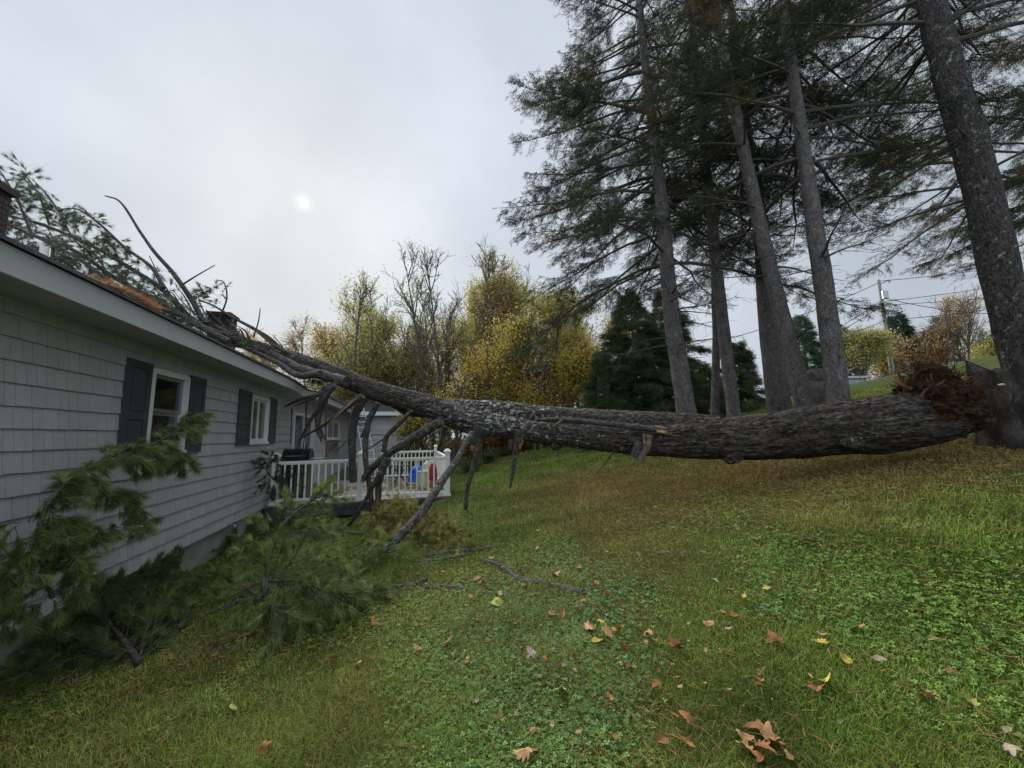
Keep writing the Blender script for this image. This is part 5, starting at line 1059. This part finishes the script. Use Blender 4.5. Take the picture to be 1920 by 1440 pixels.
def fleaf(px, py, w_, kind, colr, label, grp='fallen leaves on the lawn', lift=.028):
    key = (kind, colr, random.randrange(3))
    p = gpt(px, py, .02)
    if key not in cache:
        cache[key] = leafmesh(kind, LC[colr], 60+len(cache)).build('fallen_leaf', M['litter'], smooth=True)
        o = cache[key]
    else:
        o = cache[key].copy(); COL.objects.link(o)
    s = w_/FPX*p[1]*FPX/math.hypot(FPX, px-CX)*1.3
    if label.startswith('small '):
        dep = 'in the near foreground' if p[1] < 2.6 else 'in the middle foreground' if p[1] < 3.6 else 'halfway up the lawn' if p[1] < 5.2 else 'on the slope under the log' if p[1] < 7.5 else 'near the far crest of the lawn'
        a_ = (px-CX)/FPX; sd_ = 'at the left' if a_ < -.35 else 'left of centre' if a_ < -.02 else 'in the centre' if a_ < .25 else 'right of centre' if a_ < .6 else 'at the right'
        marks = [((1545, 1288), 'the largest yellow leaf'), ((1430, 1400), 'the brown leaf heap'), ((1130, 1190), 'the leaf cluster below the long stick'), ((1000, 1080), 'the long crooked stick'), ((855, 1045), 'the dark straight stick'), ((1375, 860), 'the knot under the log'), ((1200, 860), 'the broken limb stub'), ((1272, 1222), 'the dark shrivelled leaf'), ((1640, 1245), 'the row of three leaves'), ((1748, 1318), 'the curled tan leaf'), ((1000, 1237), 'the lone pale clover leaf'), ((1052, 1300), 'the upright yellow-green leaf'), ((1860, 900), 'the thin stick below the stump'), ((1585, 892), 'the pale stick on the slope'), ((956, 920), 'the thin hanging stub'), ((1394, 1130), 'the bright yellow leaf'), ((1825, 1334), 'the lime yellow leaf'), ((1615, 1183), 'the upright tan leaf')]
        (mx_, my_), nm_ = min(marks, key=lambda q: (q[0][0]-px)**2+(q[0][1]-py)**2); ddx, ddy = px-mx_, py-my_
        wh = ('left of' if ddx < 0 else 'right of') if abs(ddx) > 1.5*abs(ddy) else ('above' if ddy < 0 else 'below') if abs(ddy) > 1.5*abs(ddx) else ('up and left of' if ddx < 0 and ddy < 0 else 'up and right of' if ddy < 0 else 'down and left of' if ddx < 0 else 'down and right of')
        near_ = 'just ' if math.hypot(ddx, ddy) < 60 else '' if math.hypot(ddx, ddy) < 130 else 'well '
        label = label.replace(' lying on the lawn', ' lying '+near_+wh+' '+nm_)
    o.location = Vector(p+np.array([0, 0, lift])); o.scale = (s, s, s)
    o.rotation_euler = (rng.normal(0, .3)-.05, rng.normal(0, .3)-.12, rng.uniform(0, 6.28)); tag(o, label, 'leaf', grp)
SM = {c: 'small %s leaf lying on the lawn' % c for c in LC}
for a in [
    (702, 1167, 30, 'maple', 'orange', 'orange leaf at the lower edge of the upright pine bough'), (990, 1420, 42, 'oak', 'tan', 'pinkish tan pointed leaf at the bottom centre edge'),
    (488, 1413, 32, 'maple', 'orange', 'orange leaf near the bottom left of centre'), (1545, 1288, 46, 'maple', 'yellow', 'largest yellow and brown leaf in the right foreground'),
    (1532, 1303, 36, 'maple', 'brown', 'brown leaf tucked under the largest yellow one'), (1408, 1372, 46, 'oval', 'brown', 'top leaf of the brown heap at the bottom edge'), (1437, 1392, 44, 'maple', 'tan', 'right leaf of the brown heap at the bottom edge'), (1420, 1415, 48, 'oak', 'brown', 'middle leaf of the brown heap at the bottom edge'), (1462, 1408, 36, 'oak', 'brown', 'right lower leaf of the brown heap at the bottom edge'), (1392, 1388, 34, 'oval', 'tan', 'left leaf of the brown heap at the bottom edge'), (1432, 1430, 38, 'maple', 'brown', 'bottom leaf of the brown heap cut by the frame'), (1405, 1420, 40, 'maple', 'tan', 'lowest leaf of the brown heap at the bottom edge'), (1480, 1428, 34, 'oval', 'tan', 'curled tan leaf right of the brown heap'),
    (1748, 1318, 46, 'maple', 'tan', 'curled tan leaf with dark middle at the right'), (1825, 1334, 36, 'maple', 'lime', 'lime yellow leaf nearest the right edge'), (1592, 1247, 30, 'oval', 'yellow', 'yellow-edged leaf left of the pale grey one'), (1645, 1246, 30, 'oval', 'pale', 'pale grey-pink leaf of a row of three'), (1620, 1247, 24, 'oval', 'orange', 'middle leaf of a row of three'),
    (1533, 1210, 30, 'oak', 'yellow', 'yellow and tan leaf above the row of three'), (1460, 1210, 42, 'maple', 'brown', 'curled dark brown leaf left of the yellow and tan one'), (1538, 1196, 20, 'oval', 'tan', 'round tan leaf just above the yellow and tan one'),
    (1108, 1187, 32, 'oak', 'tan', 'left tan leaf of the cluster below the long stick'), (1135, 1174, 24, 'maple', 'yellow', 'yellow leaf topping the cluster below the long stick'), (1142, 1200, 30, 'oak', 'tan', 'lowest tan leaf of the cluster below the long stick'), (1157, 1190, 30, 'oak', 'orange', 'right orange leaf of the cluster below the long stick'), (1116, 1206, 24, 'oval', 'yellow', 'yellowish leaf at the bottom of the cluster below the long stick'),
    (1167, 1220, 28, 'maple', 'brown', 'rust brown leaf right below the cluster'), (1272, 1222, 38, 'maple', 'brown', 'dark shrivelled leaf in the centre right grass'), (1326, 1176, 22, 'oval', 'tan', 'pinkish leaf up and right of the dark shrivelled one'), (1356, 1154, 22, 'oval', 'tan', 'tan leaf left of the star shaped one'), (1380, 1161, 22, 'oak', 'orange', 'star shaped tan leaf under the yellow one'),
    (1394, 1130, 22, 'maple', 'yellow', 'bright yellow leaf right of centre'), (1365, 1189, 20, 'oval', 'pale', 'pale curled leaf below the star shaped one'), (1442, 1108, 20, 'maple', 'yellow', 'upper yellow leaf right of centre'), (1343, 1096, 16, 'oval', 'pale', 'whitish leaf left of the upper yellow one'), (1216, 1193, 24, 'oval', 'tan', 'tan leaf left of the dark shrivelled one'),
    (1001, 1237, 26, 'oak', 'pale', 'pale tan leaf lying alone in the clover'), (787, 1223, 22, 'oak', 'tan', 'leftmost leaf of the pair in the clover'), (837, 1214, 22, 'oak', 'tan', 'right leaf of the pair in the clover'), (628, 1240, 22, 'oval', 'orange', 'orange leaf left of the lone yellow one'), (668, 1251, 22, 'maple', 'yellow', 'lone yellow leaf in the left clover'),
    (1052, 1300, 26, 'maple', 'lime', 'upright yellow-green leaf in the front middle'), (934, 1136, 26, 'oval', 'lime', 'long lime leaf below the sticks'), (438, 1330, 26, 'oval', 'lime', 'folded lime leaf in the left foreground'), (1076, 1237, 14, 'oval', 'orange', SM['orange']), (1290, 1357, 26, 'oval', 'orange', 'orange leaf left of the brown heap'),
    (1228, 1296, 20, 'oak', 'orange', 'orange leaf in the middle foreground'), (1425, 1287, 20, 'maple', 'orange', 'small orange leaf left of the largest yellow one'), (1616, 1183, 22, 'oak', 'tan', 'upright tan leaf above the pale grey-pink one'), (1757, 1210, 26, 'oak', 'tan', 'tan lobed leaf in the dark grass at the right'), (1893, 1410, 50, 'maple', 'pale', 'pale tan leaf in the lower right corner'),
    (1890, 1385, 26, 'oval', 'pale', 'pale sliver of a leaf above the lower right corner one'), (1275, 1297, 14, 'oval', 'tan', SM['tan']), (1144, 1320, 18, 'oval', 'orange', SM['orange']), (1132, 1338, 18, 'oval', 'orange', SM['orange']), (1240, 1400, 22, 'oval', 'brown', SM['brown']), (1285, 1402, 28, 'oak', 'orange', 'pair-tipped orange leaf left of the brown heap near the bottom'),
    (1498, 1362, 16, 'oval', 'brown', SM['brown']), (1085, 1152, 20, 'maple', 'tan', SM['tan']), (1040, 1082, 20, 'maple', 'tan', 'tan leaf just above the end of the long stick'), (1083, 1068, 20, 'oval', 'brown', SM['brown']), (905, 1095, 16, 'oval', 'brown', SM['brown']), (897, 1088, 14, 'oval', 'tan', SM['tan']), (1141, 1040, 18, 'maple', 'tan', SM['tan']), (1283, 1047, 14, 'oval', 'red', SM['red']),
    (1037, 1157, 14, 'oval', 'tan', SM['tan']), (985, 1105, 16, 'oval', 'tan', SM['tan']), (938, 1120, 13, 'oval', 'tan', SM['tan']), (885, 1126, 14, 'oval', 'orange', SM['orange']), (975, 1075, 14, 'oval', 'orange', SM['orange']), (1055, 1160, 20, 'oak', 'brown', SM['brown']), (1398, 1060, 14, 'oval', 'tan', SM['tan']), (1410, 1013, 10, 'oval', 'tan', SM['tan']), (1525, 1118, 14, 'oval', 'brown', SM['brown']),
    (930, 994, 14, 'maple', 'red', SM['red']), (1006, 998, 9, 'maple', 'yellow', SM['yellow']), (963, 952, 8, 'oval', 'brown', SM['brown']), (934, 972, 8, 'oval', 'red', SM['red']), (842, 978, 9, 'oval', 'yellow', SM['yellow']), (1007, 1033, 10, 'oval', 'pale', SM['pale']), (985, 985, 8, 'oval', 'red', SM['red']), (1120, 1100, 12, 'oval', 'orange', SM['orange']), (1180, 1255, 14, 'oval', 'red', SM['red']), (877, 1240, 10, 'oval', 'lime', SM['lime']), (1230, 955, 8, 'oval', 'tan', SM['tan']),
    (1640, 955, 8, 'oval', 'tan', SM['tan']), (1700, 1020, 12, 'oval', 'tan', SM['tan']), (1783, 1268, 22, 'oval', 'brown', SM['brown']), (1660, 1310, 16, 'oval', 'lime', SM['lime']), (1322, 1290, 8, 'oval', 'yellow', SM['yellow']), (920, 1050, 10, 'oval', 'tan', SM['tan']), (1092, 1130, 14, 'maple', 'orange', SM['orange']), (700, 1240, 10, 'oval', 'brown', SM['brown']), (830, 1075, 10, 'oval', 'yellow', SM['yellow']), (320, 1240, 12, 'oval', 'orange', SM['orange']),
]: fleaf(*a)
for k in range(125):
    px, py = rng.uniform(860, 1850), rng.uniform(880, 1400); c = ['tan', 'brown', 'orange', 'pale'][rng.integers(0, 4)]
    p = gpt(px, py); fleaf(px, py, .045*FPX/np.linalg.norm(p-CAM)*rng.uniform(.6, 1.2), 'oval', c, SM[c])
